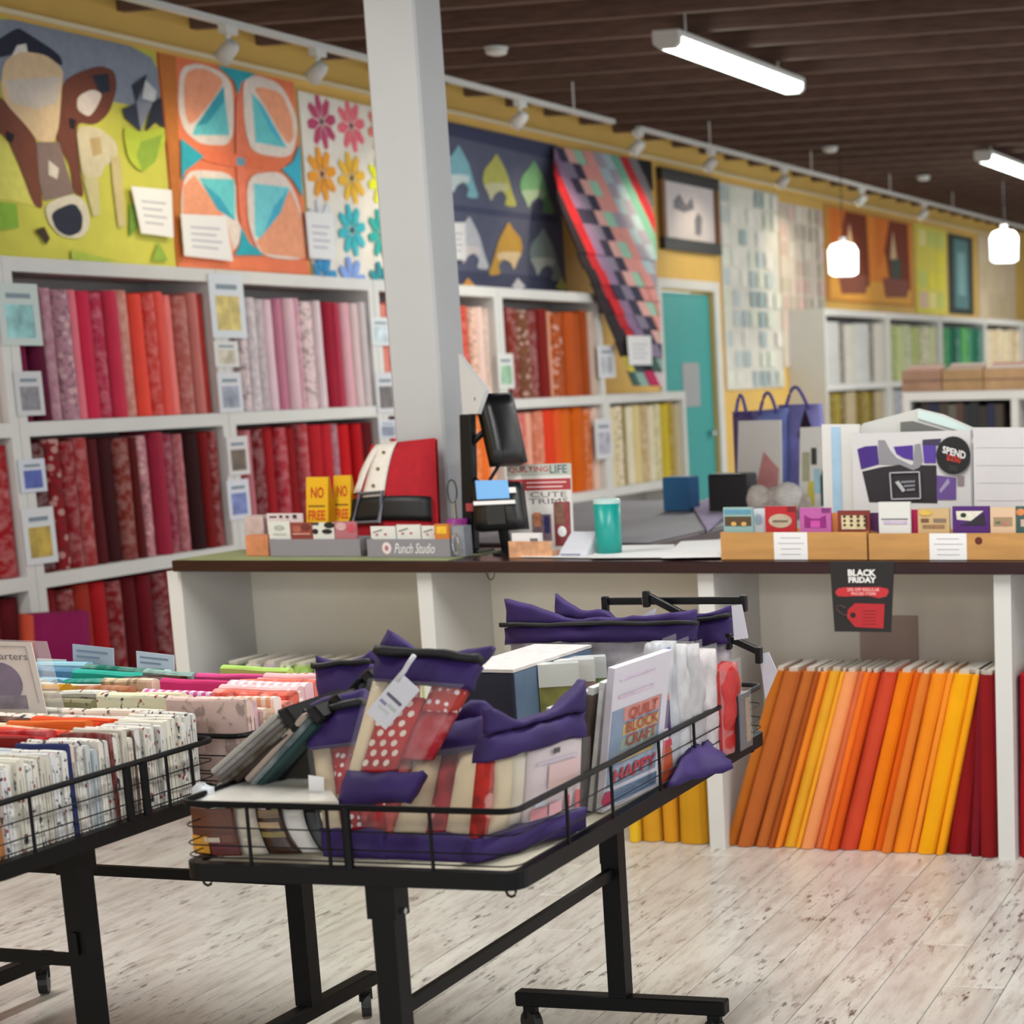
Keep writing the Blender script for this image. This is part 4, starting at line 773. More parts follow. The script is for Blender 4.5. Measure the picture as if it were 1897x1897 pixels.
# till pole with two displays
p = ony(873, 1015, 6.02); pt = ony(866, 768, 6.02)
t = thing('till_stand', 'black till pole with a dark monitor seen from behind', 'monitor', (p.x, 6.02, CZ))
MB().beam((p.x, 6.02, CZ + .012), (pt.x, 6.02, pt.z), .042, .04, up=(0, 1, 0)).build('pole', BLACK, t, bevel=.004); MB().box(p.x - .06, p.x + .05, 5.97, 6.09, CZ + .001, CZ + .012).build('foot', BLACK, t, bevel=.003)
q = quad_y([(897, 729), (950, 727), (978, 856), (926, 858)], [6.02, 6.16, 6.12, 5.98]); slabobj(q, 'monitor_shell', mat('#0e0e10', .35), t, 0, 1, 0, 1, -.045, 0, bulge=.012, nu=5, nv=5, smooth=True)
a0 = Vector((pt.x, 6.02, pt.z - .1)); MB().tube([a0, (a0 + q.P(.3, .45, -.03)) / 2 + Vector((0, 0, .02)), q.P(.3, .45, -.03)], .012, 6).build('arm', BLACK, t); MB().tube([a0 - Vector((0, 0, .1)), a0 + Vector((.05, 0, -.13)), q.P(.35, .1, -.02)], .006, 6).build('cable', BLACK, t, True)
MB().box(pt.x - .01, pt.x + .03, 5.985, 5.998, CZ + .14, CZ + .165).build('clip', mat('#a83c40', .5), t)
q = quad_y([(850, 655), (856, 668), (898, 722), (884, 765)], [6.12, 6.02, 6.0, 6.02]); q = QD(ony(849, 655, 6.1), ony(899, 722, 6.0), ony(884, 766, 6.0), ony(857, 768, 6.06))
slabobj(q, 'customer_display', mat('#c9cacb', .5), t, 0, 1, 0, 1, -.015, 0)
# card reader
q = quad_y([(872, 894), (960, 892), (970, 976), (880, 982)], [5.97, 5.97, 5.93, 5.93])
t = thing('card_reader', 'black card reader on a short stem with a blue sticky note', 'card reader', (q.P(.5, 0).x, 5.96, CZ))
slabobj(q, 'body', mat('#141416', .4), t, 0, 1, 0, 1, -.04, 0, bulge=.008, nu=5, nv=5, smooth=True); slabobj(q, 'keypad_recess', mat('#050506', .5), t, .3, .68, .08, .55, .009, .011)
slabobj(q, 'sticky_note', mat('#74b0e8', .6), t, .14, .82, .62, 1.02, .012, .014); slabobj(q, 'receipt_slot', PAPER, t, .06, .92, .5, .58, .01, .014); slabobj(q, 'white_label', PAPER, t, .82, .96, .74, .86, .009, .012)
c = q.P(.5, 0, -.02); MB().tube([c + Vector((0, 0, .03)), (c.x, 5.97, CZ + .012)], .017, 10).build('stem', BLACK, t); MB().lathe((c.x, 5.97, CZ + .001), [(.045, 0), (.045, .006), (.02, .014)], 16).build('base', BLACK, t)
# magazine
q = quad_y([(938, 862), (1056, 858), (1062, 1012), (950, 1014)], [6.14, 6.14, 6.08, 6.08]); q.c[2].z = q.c[3].z = CZ + .002
t = thing('magazine', 'craft magazine with grey title band and red stripe propped on the counter', 'magazine', q.P(.5, 0))
slabobj(q, 'cover', mat('#dad6d0', .4), t, 0, 1, 0, 1, -.008, 0); slabobj(q, 'title_band', mat('#b4b8ac', .5), t, 0, 1, .87, 1, 0, .0008); slabobj(q, 'red_stripe', mat('#a82c34', .5), t, .0, 1, .7, .83, 0, .0008)
text('QUILTING', q, .03, .66, .9, .975, .0016, mat('#b85058', .5), t, bold=.02); text('LIFE', q, .68, .95, .89, .985, .0016, mat('#54686c', .5), t, bold=.02)
for k in range(2): slabobj(q, 'stripe_text', mat('#e8c8c4', .5), t, .3, .93 - .06 * k, .78 - .05 * k, .795 - .05 * k, .001, .0016)
text('CUTE\nTRIMS', q, .32, .95, .54, .68, .001, mat('#6c6460', .5), t)
for u0, u1, v0, v1, c in ((.36, .66, .12, .42, '#7c6470'), (.38, .5, .28, .44, '#c07c58'), (.55, .64, .2, .4, '#34305c'), (.72, .97, .06, .56, '#883438'), (.74, .88, .3, .54, '#74503c')): slabobj(q, 'cover_photo', mat(c, .5, noise=.3, scale=50), t, u0, u1, v0, v1, 0, .0012 + .0003 * len(t.children))
polyobj(q, 'badge', PAPER, t, circ(.84, .22, .07, .06), .004, .006)
# small counter things
q = front(943, 1022, 1003, 5.86, CZ); t = thing('card_holder', 'orange and cream leaflet holder in front of the card reader', 'holder', q.P(.5, 0)); slabobj(q, 'front_panel', mat('#d8a078', .6, noise=.25, scale=30), t, 0, 1, 0, 1, -.004, 0); MB().box(q.c[0].x, q.c[1].x, 5.865, 5.92, CZ + .001, CZ + .02).build('tray', mat('#cc9878', .6), t)
q = front(950, 1002, 988, 5.89, CZ + .022); t = thing('leaflet_stack', 'small stack of white leaflets in the orange holder', 'leaflets', q.P(.5, 0)); slabobj(q, 'sheets', PAPER, t, 0, 1, 0, 1, -.02, 0); slabobj(q, 'printed_block', mat('#707078', .6), t, .65, .92, .3, .7, .0002, .0015)
q = quad_y([(1036, 982), (1080, 980), (1090, 1012), (1036, 1014)], [5.97, 5.97, 5.9, 5.9]); q.c[2].z = q.c[3].z = CZ + .004
t = thing('receipt_printer', 'small white receipt printer with sloping front', 'printer', q.P(.5, 0)); 
MB().hexa([(q.c[3].x, 5.88, CZ + .001), (q.c[2].x, 5.88, CZ + .001), (q.c[2].x, 6.0, CZ + .001), (q.c[3].x, 6.0, CZ + .001), (q.c[3].x, 5.9, CZ + .02), (q.c[2].x, 5.9, CZ + .02), (q.c[2].x - .005, 5.99, CZ + .075), (q.c[3].x + .002, 5.99, CZ + .075)]).build('body', mat('#cfcfd6', .4), t, bevel=.004)
MB().box(q.c[3].x + .015, q.c[2].x - .02, 5.878, 5.8795, CZ + .006, CZ + .012).build('paper_slot', mat('#8888a0', .5), t)
p = ony(1128, 1005, 5.95); r = .043; zt = ony(1128, 926, 5.95).z - CZ
t = thing('tumbler', 'teal drinking tumbler with white rim beside the papers', 'tumbler', (p.x, 5.95, CZ)); MB().lathe((p.x, 5.95, CZ + .001), [(r * .93, .006), (r * .97, .05), (r * 1.0, zt - .012)], 20).build('body', mat('#10968c', .35), t, True)
MB().lathe((p.x, 5.95, CZ + .001), [(r * .9, 0), (r * .95, .004), (r * .9, .0058)], 20).build('base_ring', PAPER, t); MB().lathe((p.x, 5.95, CZ + .001), [(r * 1.01, zt - .0118), (r * 1.01, zt), (r * .85, zt + .003)], 20).build('lid', mat('#bcd8d4', .4), t)
p = ony(1098, 985, 6.0); o = MB().box(p.x - .02, p.x + .01, 5.97, 6.02, CZ + .001, CZ + .055).build('stapler', BLACK, bevel=.006); tag(o, 'small black clip behind the teal tumbler', 'clip')
for i, pts in enumerate(([(965, 1032), (1110, 1034), (1100, 1014), (990, 1012)], [(1095, 1034), (1240, 1033), (1250, 1010), (1110, 1012)], [(1225, 1034), (1338, 1032), (1345, 1000), (1262, 1004)])):
    pp = [onz(x, y, CZ + .003 + .003 * i) for x, y in pts]; o = MB().prism(pp, (0, 0, .0025)).build('paper_sheet', PAPER); tag(o, 'loose white paper sheet on the counter, %s of three from left' % ORD[i], 'paper', 'loose papers on the counter')
# wooden trays of pattern booklets
PINE = mat('#bf8d50', .55, noise=.12, scale=6, stretch=(1, 6, 6), name='pine')
MZ = CZ + .001
WT = [tray(1336, 1606, 986, 5.8, .15, 'pine tray of small pattern booklets left of the sticker poster', PINE, 'wooden_tray'), tray(1610, 1925, 988, 5.8, .15, 'pine tray of small pattern booklets cut by the right photo edge', PINE, 'wooden_tray')]
for (q, t, *_), pa_, nm in zip(WT, ((1434, 1496), (1722, 1791)), ('left', 'right')):
    ua = (ony(pa_[0], 1010, 5.8).x - q.c[0].x) / (q.c[1].x - q.c[0].x); ub = (ony(pa_[1], 1010, 5.8).x - q.c[0].x) / (q.c[1].x - q.c[0].x)
    slabobj(q, 'price_label', PAPER, t, ua, ub, .0, 1.0, .0003, .0016)
    for k in range(4): slabobj(q, 'printed_line', mat('#b4b0ba', .6), t, ua + (.2 if k != 1 else .12) * (ub - ua), ub - (.2 if k != 1 else .1) * (ub - ua), .78 - .2 * k, .81 - .2 * k, .0017, .0022)
polyobj(WT[1][0], 'knot', mat('#5a2010', .6), WT[1][1], circ((ony(1813, 1000, 5.8).x - WT[1][0].c[0].x) / (WT[1][0].c[1].x - WT[1][0].c[0].x), .72, .022, .14), .0003, .0012)
BK = [(1343, 1397, 940, '#8cb0ac', [('#54402c', R4(.05, .95, .35, .68)), ('#5c94b0', R4(.05, .95, .78, .92)), ('#d8a860', circ(.35, .42, .1, .08, 6)), ('#d8a860', circ(.7, .42, .1, .08, 6))], 'teal and brown', 5.83), (1396, 1420, 942, '#d4d8dc', [('#a4b4c8', circ(.5, .6, .3, .2))], 'white with pale blue motif', 5.86),
 (1420, 1476, 938, '#b41c24', [('#b8a890', circ(.5, .5, .38, .24)), ('#701418', R4(.75, 1, .82, 1)), ('#6c5c50', R4(.25, .75, .46, .52))], 'bright red', 5.835), (1484, 1541, 941, '#b85ca0', [('#8c1c74', [(.15, .3), (.85, .3), (.85, .75), (.62, .62), (.38, .62), (.15, .75)]), ('#c850a8', R4(.35, .65, .3, .55)), ('#7c2c74', R4(.72, .98, .84, 1))], 'magenta pink', 5.83), (1538, 1558, 950, '#d88848', [], 'narrow orange', 5.87),
 (1554, 1612, 946, '#7c2c24', [('#d8c8a0', R4(.12, .88, .3, .82))] + [('#443020', [(.22 + .22 * a, .4 + .16 * b), (.28 + .22 * a, .46 + .16 * b), (.22 + .22 * a, .52 + .16 * b), (.16 + .22 * a, .46 + .16 * b)]) for a in range(4) for b in range(3)], 'dark red lattice', 5.83), (1612, 1629, 950, '#4c2050', [], 'narrow dark purple', 5.87),
 (1630, 1688, 930, '#d8d8d4', [('#6c6c78', R4(.08, .92, .44, .48)), ('#c4b4cc', R4(.15, .9, .3, .4))], 'plain white', 5.83), (1687, 1702, 944, '#b02050', [], 'narrow crimson', 5.87), (1702, 1760, 942, '#c8a878', [('#705038', R4(.1 + .0, .35, .5, .64)), ('#807060', R4(.5, .9, .5, .64)), ('#947454', R4(.15, .85, .3, .42)), ('#d0b050', circ(.25, .85, .2, .1))], 'tan floral', 5.83),
 (1766, 1834, 938, '#4c1c6c', [('#dcd8c8', [(.1, .84), (.85, .84), (.5, .5), (.12, .55)]), ('#24202c', [(.2, .35), (.9, .35), (.85, .75), (.5, .5)]), ('#203028', circ(.3, .7, .08, .08))], 'deep purple', 5.83), (1836, 1882, 940, '#d8b898', [('#a08868', R4(.12, .88, .35, .66)), ('#b87c70', R4(.5, .7, .35, .5)), ('#647058', R4(.2, .4, .42, .52))], 'cream', 5.83), (1882, 1915, 938, '#3c5c58', [('#d88850', circ(.3, .8, .25, .12)), ('#c8b0a0', R4(.3, .8, .3, .55))], 'dark teal', 5.84)]
for x0, x1, yt, bg, bits, nm, Yb in BK:
    leaf(x0, x1, yt, Yb, '%s covered pattern booklet standing in the pine trays' % nm, bg, bits, 'pattern_booklet', 'booklet', 'booklets in the pine trays', z=CZ + .008, vlo=.42, th=.012 if x1 - x0 > 30 else .004)
# poster of the tote bag with round sticker
PZ = (1570, 790, 5.801)
Yp = 6.08; q = quad_y([(1578, 803), (1797, 797), (1800, 1000), (1582, 1000)], Yp); q.c[2].z = q.c[3].z = CZ + .001
t = thing('tote_poster', 'white poster of a purple and black tote bag standing behind the trays', 'poster', q.P(.5, 0))
slabobj(q, 'board', mat('#d2d0d0', .5), t, 0, 1, 0, 1, -.02, 0)
def pz(pts, d):
    out = []
    for x, y in unz(PZ, pts):
        p = ony(x, y, Yp); u = (p.x - q.c[3].x) / (q.c[2].x - q.c[3].x); v = (p.z - q.c[3].z) / (q.c[0].z - q.c[3].z); out.append((u, v))
    return out
for i, (c, pts) in enumerate([('#241f24', [(150, 485), (350, 440), (560, 415), (950, 425), (965, 830), (230, 815)]), ('#40207c', [(95, 245), (180, 215), (310, 208), (330, 410), (140, 462)]), ('#8e8c92', [(320, 150), (390, 150), (450, 260), (520, 340), (700, 430), (715, 200), (775, 190), (805, 380), (770, 445), (700, 475), (560, 415), (330, 410)]), ('#4c2c90', [(488, 222), (695, 208), (700, 370), (600, 345), (520, 300)]), ('#54389c', [(800, 210), (945, 205), (945, 400), (820, 400)]), ('#3c3450', [(800, 150), (1000, 140), (980, 210), (800, 208)]), ('#64488c', [(958, 530), (1165, 560), (1165, 790), (958, 790)]), ('#9c90b4', [(985, 690), (1080, 560), (1100, 610), (1000, 720)]), ('#8c7c80', [(1180, 540), (1250, 540), (1250, 640), (1180, 640)])]):
    polyobj(q, 'printed_shape', mat(c, .5), t, pz(pts, 0), .0004, .0012 + .0004 * i)
lg = mat('#b8b8bc', .5); mb = MB()
sq = pz([(455, 500), (772, 492), (788, 775), (478, 782)], 0)
for a, b in zip(sq, sq[1:] + sq[:1]): mb.beam(q.P(*a, .007), q.P(*b, .007), .0035, .0035)
mb.build('logo_frame', lg, t); polyobj(q, 'logo_mark', lg, t, pz([(512, 600), (550, 585), (625, 690), (595, 708)], 0), .006, .008)
for k in range(3): polyobj(q, 'logo_line', mat('#84848c', .5), t, pz([(575 + 30 * k, 590 + 42 * k), (725, 582 + 42 * k), (727, 604 + 42 * k), (578 + 30 * k, 612 + 42 * k)], 0), .006, .0075)
cc = pz([(1140, 320)], 0)[0]; rr = pz([(1325, 320)], 0)[0][0] - cc[0]; rv = cc[1] - pz([(1140, 522)], 0)[0][1]
polyobj(q, 'round_sticker', mat('#0c0c0e', .45), t, circ(cc[0], cc[1], rr, rv, 32), .008, .011)
for body, pts, c in (('SPEND', [(1030, 215), (1280, 280), (1272, 365), (1022, 290)], '#e8e4e4'), ('$250', [(1072, 300), (1225, 342), (1218, 415), (1066, 372)], '#c83828')):
    k = pz(pts, 0); text(body, QD(*[q.P(*a, .0115) for a in k]), 0, 1, 0, 1, .0005, mat(c, .5), t, bold=.03)
for k in range(2): polyobj(q, 'sticker_line', mat('#3c3c34', .5), t, pz([(1090, 425 + 28 * k), (1190, 440 + 28 * k), (1190, 450 + 28 * k), (1090, 436 + 28 * k)], 0), .0112, .0118)
# folded white leaflet lid and blank board to the right
mb = MB(); pts = [ony(x, y, 6.2) for x, y in ((1583, 800), (1600, 784), (1702, 757), (1748, 768), (1802, 792), (1800, 806))]
zb = [Vector((p.x, 6.2, CZ + .001)) for p in (pts[0], pts[-1])]; mb.prism([zb[0]] + pts + [zb[1]], (0, .006, 0)); t = thing('leaflet_display', 'white gabled leaflet display behind the tote poster', 'display', zb[0]); mb.build('back_card', mat('#cfcfca', .4), t)
MB().prism([ony(x, y, 6.192) for x, y in ((1700, 760), (1742, 770), (1800, 796), (1790, 802), (1700, 775))], (0, .006, 0)).build('shiny_edge', mat('#cfe4e0', .15), t); MB().prism([ony(x, y, 6.192) for x, y in ((1668, 782), (1690, 780), (1760, 800), (1668, 802))], (0, .006, 0)).build('printed_block', mat('#6c6c68', .5), t)
q = quad_y([(1802, 792), (1930, 792), (1930, 1000), (1806, 1000)], Yp - .06); q.c[2].z = q.c[3].z = CZ + .001
t = thing('note_board', 'blank looking pale paper board at the right photo edge', 'board', q.P(.5, 0)); slabobj(q, 'sheet', mat('#cdcacb', .6, noise=.04, scale=8), t, 0, 1, 0, 1, -.012, 0)
for k in range(4): slabobj(q, 'ruled_line', mat('#b8b6b8', .6), t, .05, 1, .84 - .14 * k, .845 - .14 * k, .0003, .001)
# sale sign on the counter edge
BF = (1530, 1030, 12.65); Yb = CY - .033
q = quad_y([(1537, 1040), (1657, 1040), (1651, 1171), (1546, 1170)], Yb); t = thing('sale_sign', 'black paper sale sign with red tag hanging from the counter edge', 'sign', q.P(.5, 0))
slabobj(q, 'sheet', mat('#1d1a1b', .5), t, 0, 1, 0, 1, -.001, 0)
def bz_(pts):
    out = []
    for x, y in unz(BF, pts):
        v = (1170.5 - y) / 130.5; xl = 1546 - 9 * v; xr = 1651 + 6 * v; out.append(((x - xl) / (xr - xl), v))
    return out
def bft(body, x0, x1, y0, y1, c, b=.03):
    a = bz_([(x0, y0), (x1, y1)]); text(body, q, a[0][0], a[1][0], a[1][1], a[0][1], .0012, mat(c, .5), t, bold=b)
bft('BLACK', 515, 1180, 310, 470, '#e4e2e0', .05); bft('FRIDAY', 530, 1185, 485, 625, '#e4e2e0', .05)
polyobj(q, 'red_brush_stroke', mat('#c02c34', .5), t, bz_([(215, 850), (280, 760), (450, 730), (1250, 720), (1450, 760), (1480, 830), (1420, 940), (1250, 985), (1000, 930), (450, 950), (280, 940)]), .0003, .001)
bft('20% OFF REGULAR', 500, 1260, 745, 825, '#eab0ac', .02); bft('PRICED ITEMS', 600, 1180, 845, 915, '#eab0ac', .02)
polyobj(q, 'red_price_tag', mat('#b4242c', .5), t, bz_([(690, 1105), (1380, 1120), (1350, 1690), (690, 1665), (500, 1440), (520, 1255)]), .0003, .001)
h_ = bz_([(640, 1385), (705, 1385), (640, 1320)]); polyobj(q, 'tag_hole', mat('#2c100c', .6), t, circ(*h_[0], h_[1][0] - h_[0][0], h_[2][1] - h_[0][1], 14), .0011, .0016)
mb = MB(); mb.tube([q.P(*a, .0015) for a in bz_([(560, 1400), (400, 1370), (270, 1270), (250, 1190), (340, 1150), (480, 1220)])], .0008, 4); mb.build('tag_string', mat('#7c4c4c', .5), t)
for k in range(5): a = bz_([(860 + 20 * (k % 2), 1275 + 78 * k), (1180, 1290 + 78 * k)]); slabobj(q, 'printed_line', mat('#7c1418', .5), t, a[0][0], a[1][0], a[1][1], a[0][1], .0011, .0015)
p = ony(905, 1050, CY - .03); o = MB().tube([(p.x - .015, CY - .02, .866), (p.x - .008, CY - .02, .85), (p.x, CY - .02, .845), (p.x + .008, CY - .02, .85), (p.x + .015, CY - .02, .866)], .002, 5).build('cable_loop', BLACKM); tag(o, 'thin dark cable loop hanging under the worktop edge', 'cable')
# ================================================================ BASKET TABLES
TB = mat('#050506', .5, spec=.22, name='black_powder_coat')
def basket_table(label, c, a, b, la, lb, zt, posts, foot, marks_a, marks_b, floor_c, group='black basket tables', pt=0):
    a = Vector(a).normalized(); b = Vector(b).normalized(); c = Vector(c)
    def P3(s, t_, z): p = c + a * s + b * t_; return Vector((p.x, p.y, z))
    t = thing('basket_table', label, 'table', P3(0, 0, 0), group)
    A, B = la / 2, lb / 2; rc = .035; zr = zt + .135
    def ring(off, z, n=5):
        pts = []
        for sx, sy, a0 in ((1, 1, 0), (-1, 1, 90), (-1, -1, 180), (1, -1, 270)):
            for k in range(n + 1):
                g = math.radians(a0 + 90 * k / n); pts.append(P3(sx * (A - rc) + (rc + off) * math.cos(g), sy * (B - rc) + (rc + off) * math.sin(g), z))
        return pts
    # rim: outer band
    o1, o2, i1, i2 = ring(0, zt), ring(0, zt + .03), ring(-.022, zt), ring(-.022, zt + .03); n = len(o1); mb = MB()
    mb.add(o1 + o2 + i2 + i1, [(k + g * n, (k + 1) % n + g * n, (k + 1) % n + ((g + 1) % 4) * n, k + ((g + 1) % 4) * n) for g in range(4) for k in range(n)]); mb.build('tray_rim', TB, t, bevel=0)
    MB().prism(ring(-.0225, zt + .006), (0, 0, .018)).build('tray_board', mat(floor_c, .6, noise=.06, scale=9), t)
    MB().tube(ring(-.004, zr), .0058, 6, True).build('top_rail', TB, t)
    for z in (.041, .062, .094): MB().tube(ring(-.004, zt + z), .0014, 4, True).build('wire', TB, t)
    for s_, marks, wide in ((-1, marks_a[0], 'b'), (1, marks_a[1], 'b'), (-1, marks_b[0], 'a'), (1, marks_b[1], 'a')):
        for mk in marks:
            r = .0032 if mk[1] == 0 else .008
            p = P3(s_ * (A - .004), mk[0], 0) if wide == 'b' else P3(mk[0], s_ * (B - .004), 0)
            MB().tube([(p.x, p.y, zt + .028), (p.x, p.y, zr)], r, 6).build('upright', TB, t)
    for sx in (-1, 1):
        for sy in (-1, 1):
            p = P3(sx * (A - .03), sy * (B - .03), 0); MB().tube([(p.x + .009 * math.cos(k * .785), p.y, zt - .008 + .009 * math.sin(k * .785)) for k in range(8)], .0025, 5, True).build('hook_ring', TB, t)
    prev = None
    for ps in posts:
        MB().beam(P3(ps, pt, .104), P3(ps, pt, zt - .06), .042, .042, up=a).build('leg_post', TB, t); MB().beam(P3(ps, pt, zt - .065), P3(ps, pt, zt + .004), .054, .05, up=a).build('leg_sleeve', TB, t)
        q_ = P3(ps, pt + .027, zt - .055); MB().tube([q_, q_ + b * .006], .006, 6).build('leg_bolt', CHROME, t)
        q_ = P3(ps, pt - .024, zt - .2); MB().beam(q_ - Vector((0, 0, .022)), q_ + Vector((0, 0, .022)), .008, .012).build('leg_tab', TB, t)
        MB().beam(P3(ps, pt - foot / 2, .088), P3(ps, pt + foot / 2, .088), .036, .034).build('foot_bar', TB, t, bevel=.003)
        for s_ in (-1, 1):
            w_ = P3(ps, pt + s_ * (foot / 2 - .03), 0); f_ = MB().beam((w_.x, w_.y, .04), (w_.x, w_.y, .071), .03, .018, up=a).build('caster', TB, t)
            d = (a + b * .6).normalized() * .011; MB().tube([Vector((w_.x, w_.y, .03)) - d, Vector((w_.x, w_.y, .03)) + d], .029, 14).build('caster_wheel', mat('#18181a', .5), f_)
    zs = .39; MB().beam(P3(posts[0], pt, zs), P3(posts[1], pt, zs), .014, .024).build('stretcher', TB, t)
    return t, P3
ra = math.radians(2.6); av = Vector((-math.sin(ra), math.cos(ra), 0)); bv = Vector((math.cos(ra), math.sin(ra), 0)); LA, LB_ = 1.36, .632
FR = Vector((-1.556, 2.95, 0)); c = FR + av * LA / 2 - bv * LB_ / 2
mk = lambda L: [(x, k) for x, k in L]
def fb(px): return (onz(px, 1500, .76) - (c - av * LA / 2)).dot(bv)
def sb(px, py): return (onz(px, py, .645) - c).dot(av)
fm = [(fb(448), 0), (fb(606), 0), (fb(643), 1), (fb(808), 0)]
sm = [(sb(*p), 0) for p in ((1037, 1578), (1138, 1530), (1225, 1478), (1302, 1440), (1370, 1400))]
RT, P3R = basket_table('black wire basket table on casters full of purple kit bags, nearest right', c, av, bv, LA, LB_, .63, (-LA / 2 + .05, -LA / 2 + 1.06), .5, (fm, [(-.15, 0), (.1, 0)]), ([(-.4, 0), (0, 0), (.4, 0)], sm), '#c9c2ae', pt=.045)
L1Y, L2Y = (2.825, 3.5), (3.52, 4.08)
for (y0, y1), lab, xr, py_ in ((L1Y, 'black wire basket table of white and red fabric bundles at the left edge', -2.5, 3.14), (L2Y, 'black wire basket table of pink and green fabric bundles behind the left one', -2.46, 3.79)):
    la = 1.03; cc = Vector((xr - la / 2, (y0 + y1) / 2, 0)); lb = y1 - y0
    ends = [((y - cc.y), k) for y, k in ((y0 + .12, 0), (cc.y + .05, 1), (cc.y + .1, 1), (cc.y + .17, 0), (y1 - .09, 0))]
    basket_table(lab, cc, (1, 0, 0), (0, 1, 0), la, lb, .63, (la / 2 - (.1 if y0 < 3 else .085), -la / 2 + .045), .52, (ends, ends), ([(x * .22 - .33, 0) for x in range(4)],) * 2, '#b8b2a4')
# ---------------------------------------------------------------- folded fabric bundles in the left baskets
def bundle_mesh(kind, thick, sd):
    rr = random.Random(sd); mb = MB(); w_, h_ = .2, .165; n = 6; out = []
    r = thick / 2
    sec = [(-r, 0), (-r * 1.04, h_ * .4), (-r, h_ - r)] + [(-r * math.cos(k * math.pi / 4), h_ - r + r * math.sin(k * math.pi / 4)) for k in (1, 2, 3)] + [(r, h_ - r), (r * 1.04, h_ * .4), (r, 0), (r * .25, .004), (r * .2, h_ * .8), (-r * .1, h_ * .8), (-r * .15, .004)]
    m_ = len(sec); xs = [-w_ / 2, -w_ / 6, w_ / 6, w_ / 2]; vs = []
    for x in xs:
        dz = rr.uniform(-.003, .003); vs += [(x, y + rr.uniform(-.0008, .0008), z + dz * z / h_) for y, z in sec]
    fs = [(i * m_ + k, i * m_ + (k + 1) % m_, (i + 1) * m_ + (k + 1) % m_, (i + 1) * m_ + k) for i in range(3) for k in range(m_)]
    # end caps: two leaves joined by the top fold
    for base, fl_ in ((0, 1), (3 * m_, 0)):
        for f in ((0, 1, 11, 12), (1, 2, 10, 11)[:0] or (1, 2, 3, 11), (3, 4, 10, 11), (4, 5, 10), (5, 6, 10), (6, 7, 10), (7, 8, 9, 10)):
            fs.append(tuple(base + i for i in f))
    mb.add(vs, fs); return mb.mesh('fabric_bundle', cloth(KIND[kind]))
BUN = {k: [bundle_mesh(k, .0128, s) for s in range(3)] for k in 'pmfdis'}
ZF = .656
def column(xc, y0, y1, spec, lab, zoff=0, wsc=1.0, tilt=0, hs=1.0, rot=0, jit=.05):
    tot = sum(s[2] for s in spec); y = y0
    for i, (hx, k, wt) in enumerate(spec):
        d = (y1 - y0) * wt / tot
        o = link('fabric_bundle', RND.choice(BUN[k]), None, hx); o.scale = (wsc * RND.uniform(.96, 1.02), d / .0128 * .93, hs * RND.uniform(1 - jit * 1.3, 1 + jit))
        o.location = (xc + RND.uniform(-.006, .006), y + d / 2, ZF + zoff); o.rotation_euler = (math.radians(tilt + RND.uniform(-.3, .3)), math.radians(RND.uniform(-1.5, 1.5)), math.radians(rot + RND.uniform(-.3, .3)))
        tag(o, '%s %s folded fabric, %s from the front, %s' % (cname(hx), KWORD[k], ordw(i), lab), 'fabric bundle', 'folded fabric bundles in the left baskets'); y += d
def mixed(n, pal, kinds, sd):
    rr = random.Random(sd); return [(rr.choice(pal), rr.choice(kinds), rr.uniform(.8, 1.25)) for _ in range(n)]
WH = ['dcd8cc', 'e2e0d8', 'd8d4c4', 'e4e2dc', 'd4d2cc', 'dcdad4', 'cfcabc', 'd8d8d8', 'e0dcd0']
c1 = mixed(46, WH, 'iiipfi', 3); c1[2] = ('d08c50', 'p', 1.2); c1[0] = ('e0b898', 'p', 1); c1[16] = ('2c3460', 'p', .8); c1[20] = ('c4c8c8', 'p', 1); c1[21] = ('b8c0c4', 'p', 1); c1[25] = ('803028', 'm', .8); c1[30] = ('6c5448', 'f', .7)
column(-2.584, 2.86, 3.468, c1, 'right column of front basket', wsc=.56)
c2 = [('e8c8b8', 'f', 1), ('d8b8a0', 'i', 1), ('dcd8d4', 'p', 1), ('e4d8c8', 'i', 1), ('dcd8d0', 'p', 1), ('c8ccc8', 'p', 1), ('e09070', 'f', 1), ('dcd8d4', 'p', 1), ('c0c8cc', 'p', 1.4), ('b8c0c4', 'p', 1), ('7c1c18', 'p', 1), ('b01c20', 'p', 1.2), ('c02828', 'm', 1.2), ('d84830', 'p', 1), ('b01820', 'p', 1.2), ('e8b090', 'f', 1), ('dc6c30', 'p', 1), ('c8380c', 'p', 1.2), ('d84c1c', 'p', 1.4), ('e8c0b0', 'i', 1), ('d8d0c8', 'f', 1), ('e8d8c8', 'i', 1)]
column(-2.738, 2.86, 3.468, c2, 'second column of front basket', wsc=.9)
c3 = [('e0a030', 'm', 1), ('e8b838', 'p', 1), ('d8d4c4', 'i', 1), ('b01c1c', 'p', 1), ('c02018', 'm', 1), ('d8b0a0', 'f', 1), ('e0b8a0', 'f', 1), ('a81818', 'p', 1), ('c82418', 'p', 1.4), ('8c1410', 'p', 1.2), ('c03010', 'p', 1.6), ('c84018', 'p', 1.2), ('e0cca8', 'i', 1), ('5c3020', 'm', 1), ('dcd4c8', 'i', 1), ('d8ccb8', 'i', 1)]
column(-2.935, 2.862, 3.468, c3, 'third column of front basket', wsc=.98)
c4 = [('e0a030', 'm', 1), ('e8b838', 'p', 1), ('d89028', 'f', 1), ('e0b040', 'm', 1), ('e8c048', 'f', 1), ('d8a030', 'p', 1), ('e8b030', 'p', 1), ('dca028', 'm', 1), ('e0b840', 'f', 1.2), ('d8ccb8', 'i', 1), ('d4c4a0', 'f', 1)]
column(-3.128, 2.862, 3.468, c4, 'fourth column of front basket')
